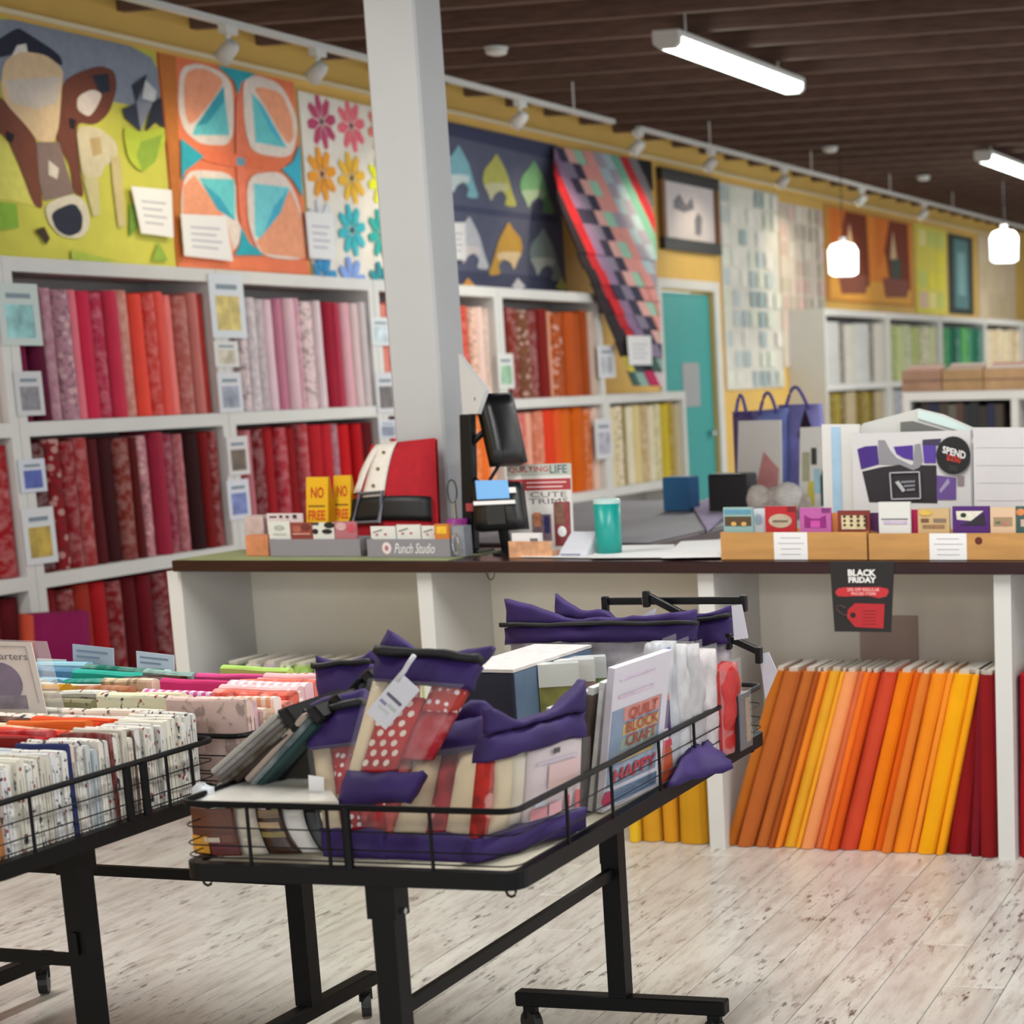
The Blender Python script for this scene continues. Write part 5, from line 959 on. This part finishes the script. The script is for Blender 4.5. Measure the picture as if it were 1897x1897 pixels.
column(-2.566, 3.555, 4.045, [('e6c8be', 'f', .8), ('e0b8c8', 'm', 1), ('e4c8b0', 'f', 1), ('e8b890', 'f', 1), ('e8b090', 's', 1), ('e89080', 'f', 1.2), ('e87060', 'f', 1), ('ecc0c0', 'd', 1), ('e8b8c0', 's', 1.2), ('e07868', 'f', 1), ('ecccd0', 'i', 1), ('e8a8b0', 'd', 1), ('e8b8b8', 'p', 1), ('e07080', 'f', 1), ('e890a8', 's', 1), ('d85870', 's', 1), ('e06888', 's', 1)], 'right column of back basket', wsc=.98, jit=.1)
column(-2.762, 3.555, 4.045, [('dcd8c8', 'i', 1), ('d8d4b8', 'i', 1), ('e0d8b8', 'p', 1), ('dcd0c0', 'f', 1), ('d890b8', 'd', 1.2), ('d890b0', 'm', 1.2), ('d070a8', 's', 1), ('e0a8c0', 'f', 1), ('c83870', 'p', 1), ('782040', 'm', 1), ('500c28', 'p', 1.6), ('5c1030', 'p', 1.4), ('d84c88', 'p', 1), ('e06898', 'p', 1.2), ('c860a8', 'p', 1), ('a8cc68', 'p', 1)], 'second column of back basket', wsc=.9, jit=.1)
column(-2.926, 3.555, 4.045, [('d8d4c4', 'i', 1), ('8c8868', 'i', 1), ('747060', 'i', 1), ('d8d8cc', 'i', 1), ('d8ccb0', 'i', 1), ('b06c40', 'm', 1.2), ('b4703c', 'm', 1.4), ('d8c8a8', 'f', 1), ('782838', 'm', 1), ('341810', 'm', 1.4), ('401c10', 'p', 1.2), ('88a8a0', 'm', 1), ('50b0a0', 'p', 1.2), ('8ccc90', 'p', 1), ('a8d878', 'p', 1)], 'third column of back basket', wsc=.66, jit=.1)
column(-3.1, 3.555, 4.045, [('d8d0c0', 'i', 1), ('2c2018', 'm', .8), ('dcd8cc', 'i', 1), ('c4b8a0', 'f', 1), ('c89018', 'm', 1.4), ('b88c14', 'f', 1.4), ('70701c', 'm', 1), ('dcd8d0', 'i', 1), ('d8e0dc', 'p', 1), ('2c6030', 'm', 1), ('187c68', 'p', 1.2), ('149080', 'm', 1.4), ('2ca090', 'p', 1.2), ('1c7060', 'm', 1), ('d0e0e4', 'p', 1)], 'fourth column of back basket', jit=.1)
column(-3.31, 3.555, 4.045, [('dcd4c0', 'i', 1), ('d8d0b8', 'f', 1), ('a08c20', 'm', 1), ('98841c', 'm', 1), ('3c3c14', 'p', 1), ('207820', 'p', 1.5), ('288428', 'p', 1.2), ('c8d8cc', 'p', 1), ('d8dcd8', 'i', 1), ('70a0b8', 'm', 1.2), ('84b4cc', 'p', 1.2), ('5c8cac', 'm', 1), ('90bccc', 'p', 1)], 'leftmost column of back basket', jit=.1)
# signs in the left baskets
q = quad_y([(-62, 1186), (57, 1190), (82, 1302), (-58, 1302)], [3.55, 3.55, 3.508, 3.508])
t = thing('sign_holder', 'clear acrylic sign holder with a pale fat quarters notice', 'sign', q.P(.5, 0)); slabobj(q, 'notice', mat('#c6beb8', .6, noise=.03), t, 0, 1, -.6, 1, -.003, 0)
slabobj(q, 'acrylic', clear(), t, -.02, 1.2, -.62, 1.04, -.012, -.009); text('fat quarters', q, .07, .9, .66, .82, .001, mat('#6c6668', .6), t)
polyobj(q, 'printed_disc', mat('#6e6478', .6, noise=.15, scale=20), t, circ(.44, .32, .32, .34), .0004, .001); slabobj(q, 'printed_block', mat('#7c7480', .6, noise=.3, scale=30), t, .2, .78, -.1, .12, .0011, .0016)
mb = MB()
for u0, v0, u1, v1 in ((.06, .92, .9, .92), (.9, .92, .93, .0)): mb.beam(q.P(u0, v0, .0008), q.P(u1, v1, .0008), .0012, .0012)
mb.build('printed_border', mat('#8c8684', .6), t)
for pts, Yb, c_, nm in (([(134, 1193), (210, 1201), (206, 1240), (130, 1240)], 4.06, '#a8b4c4', 'pale blue printed card standing at the back of the far basket'), ([(252, 1206), (322, 1214), (318, 1245), (250, 1245)], 4.06, '#c0c8d8', 'pale lilac printed card standing at the back right of the basket'), ([(68, 1220), (122, 1222), (122, 1250), (70, 1250)], 4.05, '#ccd2d2', 'white printed card beside the green fabric bundle')):
    q = quad_y(pts, Yb); q.c[2].z = q.c[3].z = ZF + .165 - .12; t = thing('divider_card', nm, 'card', q.P(.5, 0)); slabobj(q, 'sheet', mat(c_, .5), t, 0, 1, 0, 1, -.002, 0)
    for k in range(2): slabobj(q, 'printed_line', mat('#7888a0', .5), t, .1, .85 - .2 * k, .9 - .08 * k, .93 - .08 * k, .0003, .001)
# ================================================================ GOODS IN THE NEAR BASKET TABLE
ZT = .655
PUR = mat('#2c1458', .7, noise=.2, scale=14, name='purple_ripstop'); ZIP = mat('#0c0b10', .6); VIN = clear('#ffffff', .035, .08)
def bag(label, px, ys, contents, hv=.7, bvv=.16, th=.05, zipv=.965, peaks=(0, .03, 0), floor=True, grp='purple topped kit bags', wave=0, zipper=True, tagd=False, vinyl=True):
    q = quad_y(px, ys); t = thing('kit_bag', label, 'kit bag', q.P(.5, 0), grp)
    top = lambda a: peaks[0] * max(0, 1 - a * 3) + peaks[2] * max(0, a * 3 - 2) + peaks[1] * math.sin(math.pi * a) + wave * math.sin(a * 9)
    sd = len(label); W_ = (q.c[1] - q.c[0]).length
    mb = MB(); q.slab(mb, 0, 1, hv, zipv, -th * .5, .004, 0, bulge=.012, nu=14, nv=7); crumple(mb, .0065, 22, sd).build('header', PUR, t, True)
    mb = MB(); q.slab(mb, .01, .99, zipv + .012, 1.04, -th * .42, -.0, 0, bulge=.006, nu=16, nv=5, top=top); crumple(mb, .008, 17, sd + 1).build('flap', PUR, t, True)
    if zipper: mb = MB(); q.slab(mb, -.012, 1.012, zipv - .006, zipv + .04, -th * .2, .016, 0, bulge=.006, nu=12, nv=2); crumple(mb, .005, 15, sd).build('zipper', ZIP, t, True)
    if bvv: mb = MB(); q.slab(mb, -.01, 1.01, .01, bvv, -th * .6, .004, 0, bulge=.012, nu=14, nv=6); crumple(mb, .0065, 24, sd + 2).build('base', PUR, t, True)
    for i, (u0, u1, v0, v1, c_, k, bl) in enumerate(contents):
        slabobj(q, 'folded_fabric', cloth(KIND[k]), t, u0, u1, max(v0, bvv + .004), min(v1, hv - .004), -th * .42, -.002 - .004 * (i % 3), 0, bulge=bl, nu=5, nv=4, smooth=True, color=c_)
    if vinyl: slabobj(q, 'vinyl_window', VIN, t, .005, .995, bvv + .002, hv - .002, .0135, .0142, 0, bulge=.008, nu=6, nv=3, smooth=True)
    return q, t
CRM = 'd6c3a0'
def tie_tag(name, label, pts, Y, strap=None, lines=True):
    q = QD(*[ony(x, y, Y) for x, y in pts]); t = thing(name, label, 'tag', q.P(.5, .5), 'paper tags on the kit bags')
    slabobj(q, 'card', mat('#d4d4dc', .5), t, 0, 1, 0, 1, -.0015, 0)
    if lines:
        for u, v, w_, c_ in ((.15, .52, .7, '#5c5c68'), (.1, .34, .3, '#8888a8'), (.45, .36, .4, '#b4c0b8'), (.2, .22, .5, '#c8ccc8')): slabobj(q, 'printed_line', mat(c_, .6), t, u, u + w_, v, v + .06, .0003, .001)
    if strap:
        mb = MB(); mb.tube([ony(x, y, Y + .01 * k * .2) for k, (x, y) in enumerate(strap)], .0045, 5); mb.build('strap', mat('#cfcfd6', .5), t, True)
    return q, t
yb = lambda x, y: onz(x, y, ZT + .002).y
# back left bag peeping out
bag('purple kit bag half hidden behind the grey bundles at the left', [(587, 1232), (690, 1222), (694, 1440), (600, 1440)], [3.5, 3.5, 3.42, 3.42], [(.02, .98, .1, .7, '8c3040', 'f', .006)], hv=.66, peaks=(.03, -.02, .03))
# bag with cream and red fabric, left of the tall one
Y0 = 3.03
bag('purple topped kit bag of cream and red print fabric left of the spotted one', [(566, 1318), (676, 1298), (716, 1596), (604, 1594)], [Y0 + .12, Y0 + .12, Y0, Y0], [(.02, .3, .1, .9, CRM, 'p', .012), (.3, .62, .1, .9, 'a8141c', 'd', .01), (.62, .98, .1, .9, 'c03030', 'f', .01)], hv=.74, bvv=.2, peaks=(.0, .02, .04))
slabobj(quad_y([(571, 1436), (600, 1440), (600, 1486), (573, 1484)], Y0 + .03), 'paper_slip', PAPER, None, 0, 1, 0, 1, -.001, 0); tag(bpy.data.objects['paper_slip'], 'small blank white slip tucked beside the cream fabric', 'paper')
# coral and cream bag
Y1 = 3.035
bag('leaning purple kit bag with cream rolls and coral strip, second from right', [(752, 1348), (902, 1318), (872, 1602), (672, 1596)], [Y1 + .16, Y1 + .16, Y1, Y1], [(.03, .18, .1, .95, 'c8584c', 'p', .01), (.19, .5, .1, .95, CRM, 'p', .022), (.5, .72, .1, .95, 'b02c30', 'f', .01), (.72, .98, .1, .95, CRM, 'p', .02)], hv=.76, bvv=.2, th=.06, peaks=(-.02, .05, .03), wave=.015, zipper=False)
# tall bag with white spots and tag
q, t = bag('tall tilted purple kit bag with white spotted red fabric and paper tag', [(704, 1200), (896, 1216), (752, 1484), (627, 1490)], [Y1 + .1, Y1 + .12, Y1 - .02, Y1 - .02], [(.01, .16, .1, .9, CRM, 'p', .008), (.62, .99, .62, .8, 'b44038', 'd', .004), (.6, .99, .3, .62, 'b02430', 'm', .004)], hv=.79, bvv=.2, th=.05, zipv=.955, peaks=(.075, -.03, .06))
slabobj(q, 'spotted_fabric', mat('#b01214', .8), t, .17, .6, .21, .7, -.02, -.003, 0, bulge=.006, nu=4, nv=3, smooth=True)
for i in range(3):
    for j in range(7):
        u, v = .235 + .135 * i + (.06 if j % 2 else 0), .255 + .065 * j
        if u < .57: polyobj(q, 'white_spot', mat('#d8c8b8', .8), t, circ(u, v, .036, .022, 10), .0055, .0065)
tie_tag('paper_tag', 'white paper tag tied to the tall spotted kit bag', [(741, 1245), (777, 1279), (714, 1352), (678, 1320)], Y1 + .03, [(735, 1262), (750, 1242), (758, 1228), (768, 1214)])
# right-hand bag along the side rail
fa, fbk = yb(884, 1602), yb(1080, 1540)
q, t = bag('widest purple kit bag along the side rail showing cream rolls and a printed leaflet', [(905, 1352), (1086, 1302), (1079, 1540), (880, 1602)], [fa + .06, fbk + .03, fbk, fa], [(.0, .1, .1, .9, 'b83028', 'f', .012), (.1, .3, .1, .9, CRM, 'p', .016), (.3, .44, .1, .9, 'd8cdb8', 'p', .01), (.44, .97, .1, .9, 'd8c8c8', 'p', .003)], hv=.75, bvv=.19, th=.05, zipv=.94, peaks=(.12, -.04, .14), zipper=False)
for u0, u1, v0, v1, c_ in ((.62, .92, .42, .6, '#dcb8b4'), (.5, .6, .3, .36, '#c8ccd8'), (.46, .62, .21, .29, '#d88890'), (.64, .76, .21, .3, '#e0a0a8'), (.8, .84, .21, .33, '#c84c58'), (.9, .94, .21, .35, '#c84c58'), (.66, .72, .68, .72, '#2c2430'), (.5, .9, .62, .64, '#c8b8c8')): slabobj(q, 'printed_block', mat(c_, .6), t, u0, u1, v0, v1, .004, .0052)
# ---- grey wrapped bundles leaning at the left
def lean_pack(p0, p1, Yf, th, dep, cols, label, cap=True):
    a = ony(*p0, Yf); b = ony(*p1, Yf); u = (b - a); L = u.length; u.normalize(); nrm = Vector((-u.z, 0, u.x)); t = thing('fabric_pack', label, 'fabric pack', a, 'grey fabric packs in the near basket')
    k = len(cols)
    for i, c_ in enumerate(cols):
        o0 = nrm * (-th / 2 + th * i / k); o1 = nrm * (-th / 2 + th * (i + .93) / k); e = u * (L * (.0 + .02 * (i % 2)))
        pts = [a + e + o0, b + o0, b + o1, a + e + o1]
        MB().hexa([pts[0], pts[1], pts[1] + Vector((.02, dep, .01)), pts[0] + Vector((.02, dep, .01)), pts[3], pts[2], pts[2] + Vector((.02, dep, .01)), pts[3] + Vector((.02, dep, .01))]).build('folded_layer', cloth('mottle' if i % 2 else 'plain'), t, bevel=.003, color=c_)
    if cap:
        e0 = b + u * .004; bar = [e0 + nrm * th * .5, e0 + nrm * th * .5 + Vector((.02, dep, .01))]
        MB().hexa([e0 - nrm * th * .52, e0 + u * .022 - nrm * th * .5, e0 + u * .022 - nrm * th * .5 + Vector((.02, dep, .01)), e0 - nrm * th * .52 + Vector((.02, dep, .01)), e0 + nrm * th * .52, e0 + u * .022 + nrm * th * .4, e0 + u * .022 + nrm * th * .4 + Vector((.02, dep, .01)), e0 + nrm * th * .52 + Vector((.02, dep, .01))]).build('hanger_bar', BLACK, t, bevel=.004)
    return t
lean_pack((402, 1448), (522, 1342), 3.1, .05, .16, ['3c302c', '4c4434', '6c6460', '8c8884', 'b0aca4'], 'grey brown wrapped fabric pack leaning lowest at the left')
lean_pack((462, 1456), (572, 1334), 3.1, .036, .16, ['2c4444', '5c6c6c', 'a8988c'], 'grey teal wrapped fabric pack in the middle of the leaning three')
lean_pack((492, 1462), (612, 1312), 3.14, .03, .16, ['1c1a1c', '7c8080', '9c9c98'], 'pale grey wrapped fabric pack nearest the purple bag')
lean_pack((560, 1400), (672, 1268), 3.2, .035, .14, ['1a1c22', '22242c', '15151a'], 'black zipped pack lying behind the leaning grey packs')
# ---- magazines at the front left, clear pouch on top
def curved_mag(label, xs, ytop, ybot, Yf, dep, c_, bits, bend=.02):
    a = ony(xs[0], ybot, Yf); b = ony(xs[1], ybot, Yf); zt = ony((xs[0] + xs[1]) / 2, ytop, Yf).z
    t = thing('magazine', label, 'magazine', (a.x, Yf, ZT), 'magazines in the near basket')
    z0 = ZT + .002
    def fn(u, v, d): 
        bow = bend * (1 - v) ** 2 * u + (0)
        return Vector((a.x + (b.x - a.x) * u + bow, Yf + d - .012 * math.sin(math.pi * u), z0 + (zt - z0) * v))
    mb = MB(); mb.grid(lambda u, v: fn(u, v, 0), 6, 8); o = mb.build('cover', mat(c_, .35, noise=.06), t, True); md = o.modifiers.new('thick', 'SOLIDIFY'); md.thickness = .003; md.offset = 0
    for (u0, u1, v0, v1, cc) in bits:
        mb = MB(); mb.grid(lambda u, v: fn(u0 + (u1 - u0) * u, v0 + (v1 - v0) * v, -.004), 3, 4); mb.build('printed_block', mat(cc, .4, noise=.3, scale=12, stretch=(1, 1, 8)), t, True)
    return t
curved_mag('magazine with brown wood grain and yellow cover at the near corner', (364, 441), 1496, 1600, 3.0, .02, '#6a3a22', [(.02, .98, .45, 1, '#5c301c'), (.0, .45, .06, .42, '#c88c28'), (.35, .7, .3, .4, '#c8b8a8'), (.5, 1, .04, .28, '#5c1414')], .01)
curved_mag('white magazine with bent spine in the near basket', (438, 482), 1496, 1602, 3.02, .02, '#cdc8bc', [(.5, .95, .05, 1, '#bcb09c')], .02)
curved_mag('dark brown magazine with cream diagonal print', (480, 530), 1498, 1602, 3.035, .02, '#3c2412', [(.1, .9, .55, .72, '#a88c68'), (.1, .95, .38, .5, '#8c7c40'), (.3, .95, .82, 1, '#8c7454')], .035)
curved_mag('white magazine with a thin blue stripe beside the dark one', (526, 570), 1498, 1600, 3.05, .02, '#d4d0c8', [(.14, .34, .12, 1, '#7cacc8')], .03)
curved_mag('black patterned magazine beside the striped white one', (566, 600), 1498, 1590, 3.065, .02, '#121214', [(.2, .4, .2, .9, '#2c2e34')], .03)
zc = ony(500, 1486, 3.0).z
pp = [onz(372, 1492, zc), onz(628, 1492, zc), onz(600, 1452, zc), onz(418, 1448, zc)]
t = thing('clear_pouch', 'clear plastic pouch with cream lining lying flat over the magazines', 'pouch', pp[0]); MB().prism(pp, (0, 0, .006)).build('lining', mat('#c4bdac', .6, noise=.08, scale=14), t); MB().prism([p + Vector((0, 0, .0075)) for p in pp], (0, 0, .001)).build('plastic_sheet', clear('#ffffff', .25, .1), t)
p = ony(378, 1472, 3.02); rr_ = random.Random(5); mb = MB(); n_ = 10
mb.grid(lambda u, v: Vector((p.x, 3.02, p.z)) + Vector((math.cos(u * 6.283) * math.sin(v * 3.1416) * .024, math.sin(u * 6.283) * math.sin(v * 3.1416) * .02, -math.cos(v * 3.1416) * .02)) * rr_.uniform(.78, 1.15), 10, 7)
o = mb.build('crumpled_bag', mat('#d6dade', .25)); tag(o, 'crumpled white plastic bag on the near left basket corner', 'plastic bag')
# ---- boxes and patterns in the middle
Yb = 3.62; a = ony(845, 1300, Yb); b = ony(953, 1300, Yb); zt = ony(900, 1242, Yb).z; br = ony(1018, 1223, Yb + .4)
t = thing('gift_box', 'dark blue box with white flowered lid behind the kit bags', 'box', ((a.x + b.x) / 2, Yb, ZT))
dep = .36; MB().box(a.x, b.x, Yb, Yb + dep, ZT + .001, zt - .004).build('body', mat('#1c2038', .5), t, bevel=.003)
MB().box(a.x - .002, b.x + .003, Yb - .003, Yb + dep + .003, zt - .0035, zt + .003).build('lid', mat('#d8d2d0', .5, noise=.1, scale=40), t); MB().box(b.x + .0005, b.x + .003, Yb + .003, Yb + dep - .003, ZT + .1, zt - .005).build('side_label', mat('#5c7490', .45, noise=.15, scale=10), t)
def side_slab(label, pb, yt, w_, lean, c_, bits=(), name='pattern_pack', cat='pattern', grp='wrapped patterns in the near basket', th=.008, spine=None, wrap=True, ln=None, soft=False):
    """flat pack standing parallel to the long rail; pb = photo pixels of its bottom corners (near, far)"""
    p0 = onz(*pb[0], ZT + .002); p1 = onz(*pb[1], ZT + .002); h0 = None
    za = ony(pb[0][0], yt[0], p0.y).z; zb_ = ony(pb[1][0], yt[1], p1.y).z; h = (za + zb_) / 2 - ZT if ln is None else ln
    off = Vector((lean, 0, 0)); up = Vector((0, 0, h))
    q = QD(p0 + up + off, p1 + up + off, p1, p0); t = thing(name, label, cat, q.P(.5, 0), grp)
    mb = MB(); q.slab(mb, 0, 1, 0, 1, -th, 0, nu=6 if soft else 1, nv=14 if soft else 1, bulge=.01 if soft else 0)
    if soft: crumple(mb, .008, 30, len(label))
    mb.build('cover', mat(c_, .4, noise=.12 if soft else 0, scale=30), t, bool(soft))
    for i, (u0, u1, v0, v1, cc) in enumerate(bits): slabobj(q, 'printed_block', mat(cc, .45, noise=.15, scale=30), t, u0, u1, v0, v1, .0003, .0012 + .0003 * i)
    if wrap: slabobj(q, 'clear_sleeve', clear('#ffffff', .07, .06), t, -.015, 1.02, -.0, 1.05, .003, .0034)
    return q, t
H1 = .2
BKS = [('HAPPY', None)]
q, t = side_slab('white craft book with colourful block lettering beside the rail', [(1116, 1506), (1221, 1456)], (1246, 1200), 0, .042, '#d6d0da', [(.02, .88, .16, .7, '#6884a4'), (.22, .85, .6, .7, '#d07868'), (.22, .85, .5, .58, '#c8a048'), (.2, .82, .4, .48, '#8c9c88'), (.16, .8, .32, .38, '#c0a040'), (.1, .85, .27, .31, '#8898b0'), (.0, .9, .04, .13, '#5c80a8'), (.1, .7, .9, .915, '#c8b4c8'), (.1, .7, .78, .8, '#d4c0d0')], 'craft_book', 'book', None, .014, wrap=True)
text('HAPPY', q, .1, .85, .19, .285, .0055, mat('#b83848', .5), t, bold=.03); text('QUILT\nBLOCK\nCRAFT', q, .26, .82, .42, .69, .0055, mat('#a84438', .5), t, bold=.01)
polyobj(q, 'badge', mat('#b83058', .5), t, circ(.02, .1, .1, .05), .006, .007)
NM = ['green and black', 'pale green', 'brown edged', 'white', 'pink edged', 'pale']
for i, (dx, c_, e_) in enumerate(((-.022, '#d8d8d4', '#8c949c'), (-.04, '#5c4c44', '#5c3c4c'), (-.055, '#8c9c7c', '#7c9468'), (-.072, '#303c20', '#46541c'), (-.088, '#d4d8d0', '#c8ccc4'), (-.104, '#dcd0cc', '#d0a8a0'))):
    pb = [onz(1116, 1506, ZT), onz(1221, 1456, ZT)]; s_ = Vector((dx, .0 - .012 * i, 0))
    q = QD(pb[0] + s_ + Vector((.04, 0, .245 - .008 * i)), pb[1] + s_ + Vector((.04, 0, .25 - .008 * i)), pb[1] + s_ + Vector((0, 0, .002)), pb[0] + s_ + Vector((0, 0, .002))); t = thing('pattern_pack', '%s wrapped pattern pack, %s behind the lettered craft book' % (NM[i], ordw(i)), 'pattern', q.P(.5, 0), 'wrapped patterns in the near basket')
    slabobj(q, 'sleeve', mat(c_, .4, noise=.25, scale=20), t, 0, 1, 0, .96, -.009, 0); slabobj(q, 'header_flap', mat('#dcdedc', .25), t, 0, 1, .962, 1.02, -.01, .001)
for i, (px0, px1, yt, c_) in enumerate(((1000, 1060, 1212, 'd8dcd6'), (1030, 1090, 1205, 'e0e0dc'), (1052, 1112, 1200, 'd4d8d8'))):
    Yk = 3.72 + .07 * i; a_ = ony(px0, 1300, Yk); b_ = ony(px1, 1300, Yk); z_ = ony(px0, yt + 20, Yk).z
    t = thing('pattern_pack', 'shiny sleeved pattern pack behind the blue box, %s from left' % ordw(i), 'pattern', (a_.x, Yk, ZT), 'wrapped patterns in the near basket')
    q = QD((a_.x, Yk, z_), (b_.x, Yk + .04, z_), (b_.x, Yk + .04, ZT + .002), (a_.x, Yk, ZT + .002)); slabobj(q, 'sleeve', mat('#' + ['7c7c40', 'b89890', '748c5c'][i], .35, noise=.4, scale=25), t, 0, 1, 0, .8, -.03, 0); slabobj(q, 'clear_top', mat('#' + c_, .15), t, 0, 1, .802, 1.0, -.034, .002)
# orange and blue book behind the lettered one
q, t = side_slab('narrow orange and violet book standing behind the lettered craft book', [(1226, 1456), (1248, 1446)], (1245, 1238), 0, 0, '#b8502c', [(.05, .95, .52, .72, '#4c3c68'), (.05, .95, .4, .52, '#54306c'), (.3, .7, .38, .48, '#d8d0d8'), (.05, .95, .32, .38, '#b83040')], 'craft_book', 'book', None, .02, wrap=False)
# clear bags of white packs
for i, (x0, x1, yt, yb_, c_) in enumerate(((1238, 1262, 1192, 1448, 'b4b6bc'), (1260, 1284, 1196, 1437, 'c4c2c4'), (1282, 1308, 1200, 1426, 'b8b4b6'), (1304, 1334, 1206, 1414, 'c8c0c0'))):
    q, t = side_slab('clear bag of white haberdashery packs, %s from the books' % ordw(i), [(x0, yb_), (x1, yb_ - 13)], (yt, yt + 2), 0, 0, '#' + c_, [(.2, .5, .3, .4, '#d8d8dc'), (.5, .9, .5, .58, '#a8a4ac'), (.1, .9, .7, .73, '#9c9ca4')] + ([(.2, .6, .88, .97, '#2c5cb8')] if i == 0 else []), 'haberdashery_bag', 'packet', 'clear bags of white packs', .04, soft=True)
q, t = side_slab('red plastic packet near the back of the near basket', [(1338, 1402), (1376, 1384)], (1222, 1246), 0, 0, '#b41814', [(.5, .9, .6, .66, '#c86050'), (.6, .8, .4, .44, '#d09080'), (.1, .5, .2, .24, '#7c1010')], 'red_packet', 'packet', None, .03, soft=True)
q, t = side_slab('black and brown thread packet at the back corner of the basket', [(1370, 1392), (1392, 1380)], (1290, 1284), 0, 0, '#22242a', [(.1, .5, .1, .9, '#34303c'), (.6, .95, .1, .9, '#8c6c48')], 'thread_packet', 'packet', None, .03)
# purple bag corner slumped over the rail
pp = [(1228, 1425), (1262, 1400), (1310, 1392), (1322, 1380), (1340, 1398), (1360, 1428), (1300, 1438), (1236, 1462)]
v0 = [onz(x, y, ZT + .006) for x, y in pp]; ce = sum(v0, Vector()) / len(v0); mb = MB(); n_ = len(v0); rows = 6; vs = []
for r_ in range(rows):
    f = 1 - r_ / rows
    for k in range(n_ * 3):
        a_ = v0[k // 3].lerp(v0[(k // 3 + 1) % n_], (k % 3) / 3); vs.append(ce.lerp(a_, f) + Vector((0, 0, .05 * (1 - f * f))))
m_ = n_ * 3; vs.append(ce + Vector((0, 0, .05)))
mb.add(vs, [(r_ * m_ + k, r_ * m_ + (k + 1) % m_, (r_ + 1) * m_ + (k + 1) % m_, (r_ + 1) * m_ + k) for r_ in range(rows - 1) for k in range(m_)] + [((rows - 1) * m_ + k, (rows - 1) * m_ + (k + 1) % m_, rows * m_) for k in range(m_)] + [tuple(range(m_))[::-1]])
crumple(mb, .014, 26, 3)
o = mb.build('cloth_bag', PUR, None, True); tag(o, 'empty purple cloth bag slumped against the side rail wires', 'bag')
# purple bags on hangers at the back
for px, ys, lab, pk, hv in (([(935, 1152), (1287, 1146), (1282, 1330), (950, 1330)], [4.02, 4.02, 4.0, 4.0], 'long purple zipped bag lying across the back of the basket', (.2, -.02, .06), .78), ([(1028, 1140), (1165, 1148), (1160, 1330), (1035, 1330)], [4.1, 4.1, 4.06, 4.06], 'purple bag with raised flap behind the long zipped bag', (.18, .04, -.12), .8), ([(1262, 1146), (1352, 1134), (1348, 1330), (1262, 1330)], [4.14, 4.14, 4.1, 4.1], 'purple bag at the far right below the black hangers', (-.02, -.02, .02), .7)):
    bag(lab, px, ys, [(.02, .98, .0, .9, 'b0a8b0', 'm', .006)], hv=hv, bvv=0, th=.05, zipv=.95, peaks=pk, grp='purple bags at the back of the near basket')
def hanger(p0, p1, Y, label, hook=None):
    a = ony(*p0, Y); b = ony(*p1, Y); t = thing('clip_hanger', label, 'hanger', (a + b) / 2, 'black clip hangers in the near basket')
    MB().beam(a, b, .012, .016, up=(0, 0, 1)).build('bar', BLACK, t, bevel=.002)
    d = (b - a).normalized()
    for e, s_ in ((a, 1), (b, -1)): MB().beam(e + Vector((0, -.008, .012)), e + Vector((0, -.008, -.024)), .016, .014).build('clip', BLACK, t, bevel=.002)
    if hook: MB().tube([ony(x, y, Y - .01) for x, y in hook], .003, 5).build('hook', CHROME, t)
    return t
hanger((1124, 1114), (1380, 1112), 4.16, 'long black clip hanger standing out above the purple bags', [(1206, 1112), (1198, 1104), (1190, 1110), (1194, 1122)])
hanger((1200, 1104), (1268, 1140), 4.12, 'short slanted black clip hanger crossing the long one')
hanger((1352, 1182), (1408, 1208), 4.14, 'black clip hanger sloping down at the far right corner')
for pts, Y, lab in (([(1355, 1122), (1374, 1120), (1386, 1182), (1360, 1186)], 4.1, 'crumpled white paper tag below the long black hanger'), ([(1406, 1212), (1424, 1208), (1440, 1244), (1418, 1296)], 4.138, 'long white paper tag hanging at the far right corner'), ([(1188, 1140), (1216, 1126), (1206, 1160), (1192, 1160)], 4.05, 'small white ribbon tag tied on the purple bags')):
    tie_tag('paper_tag', lab, pts, Y, None, False)
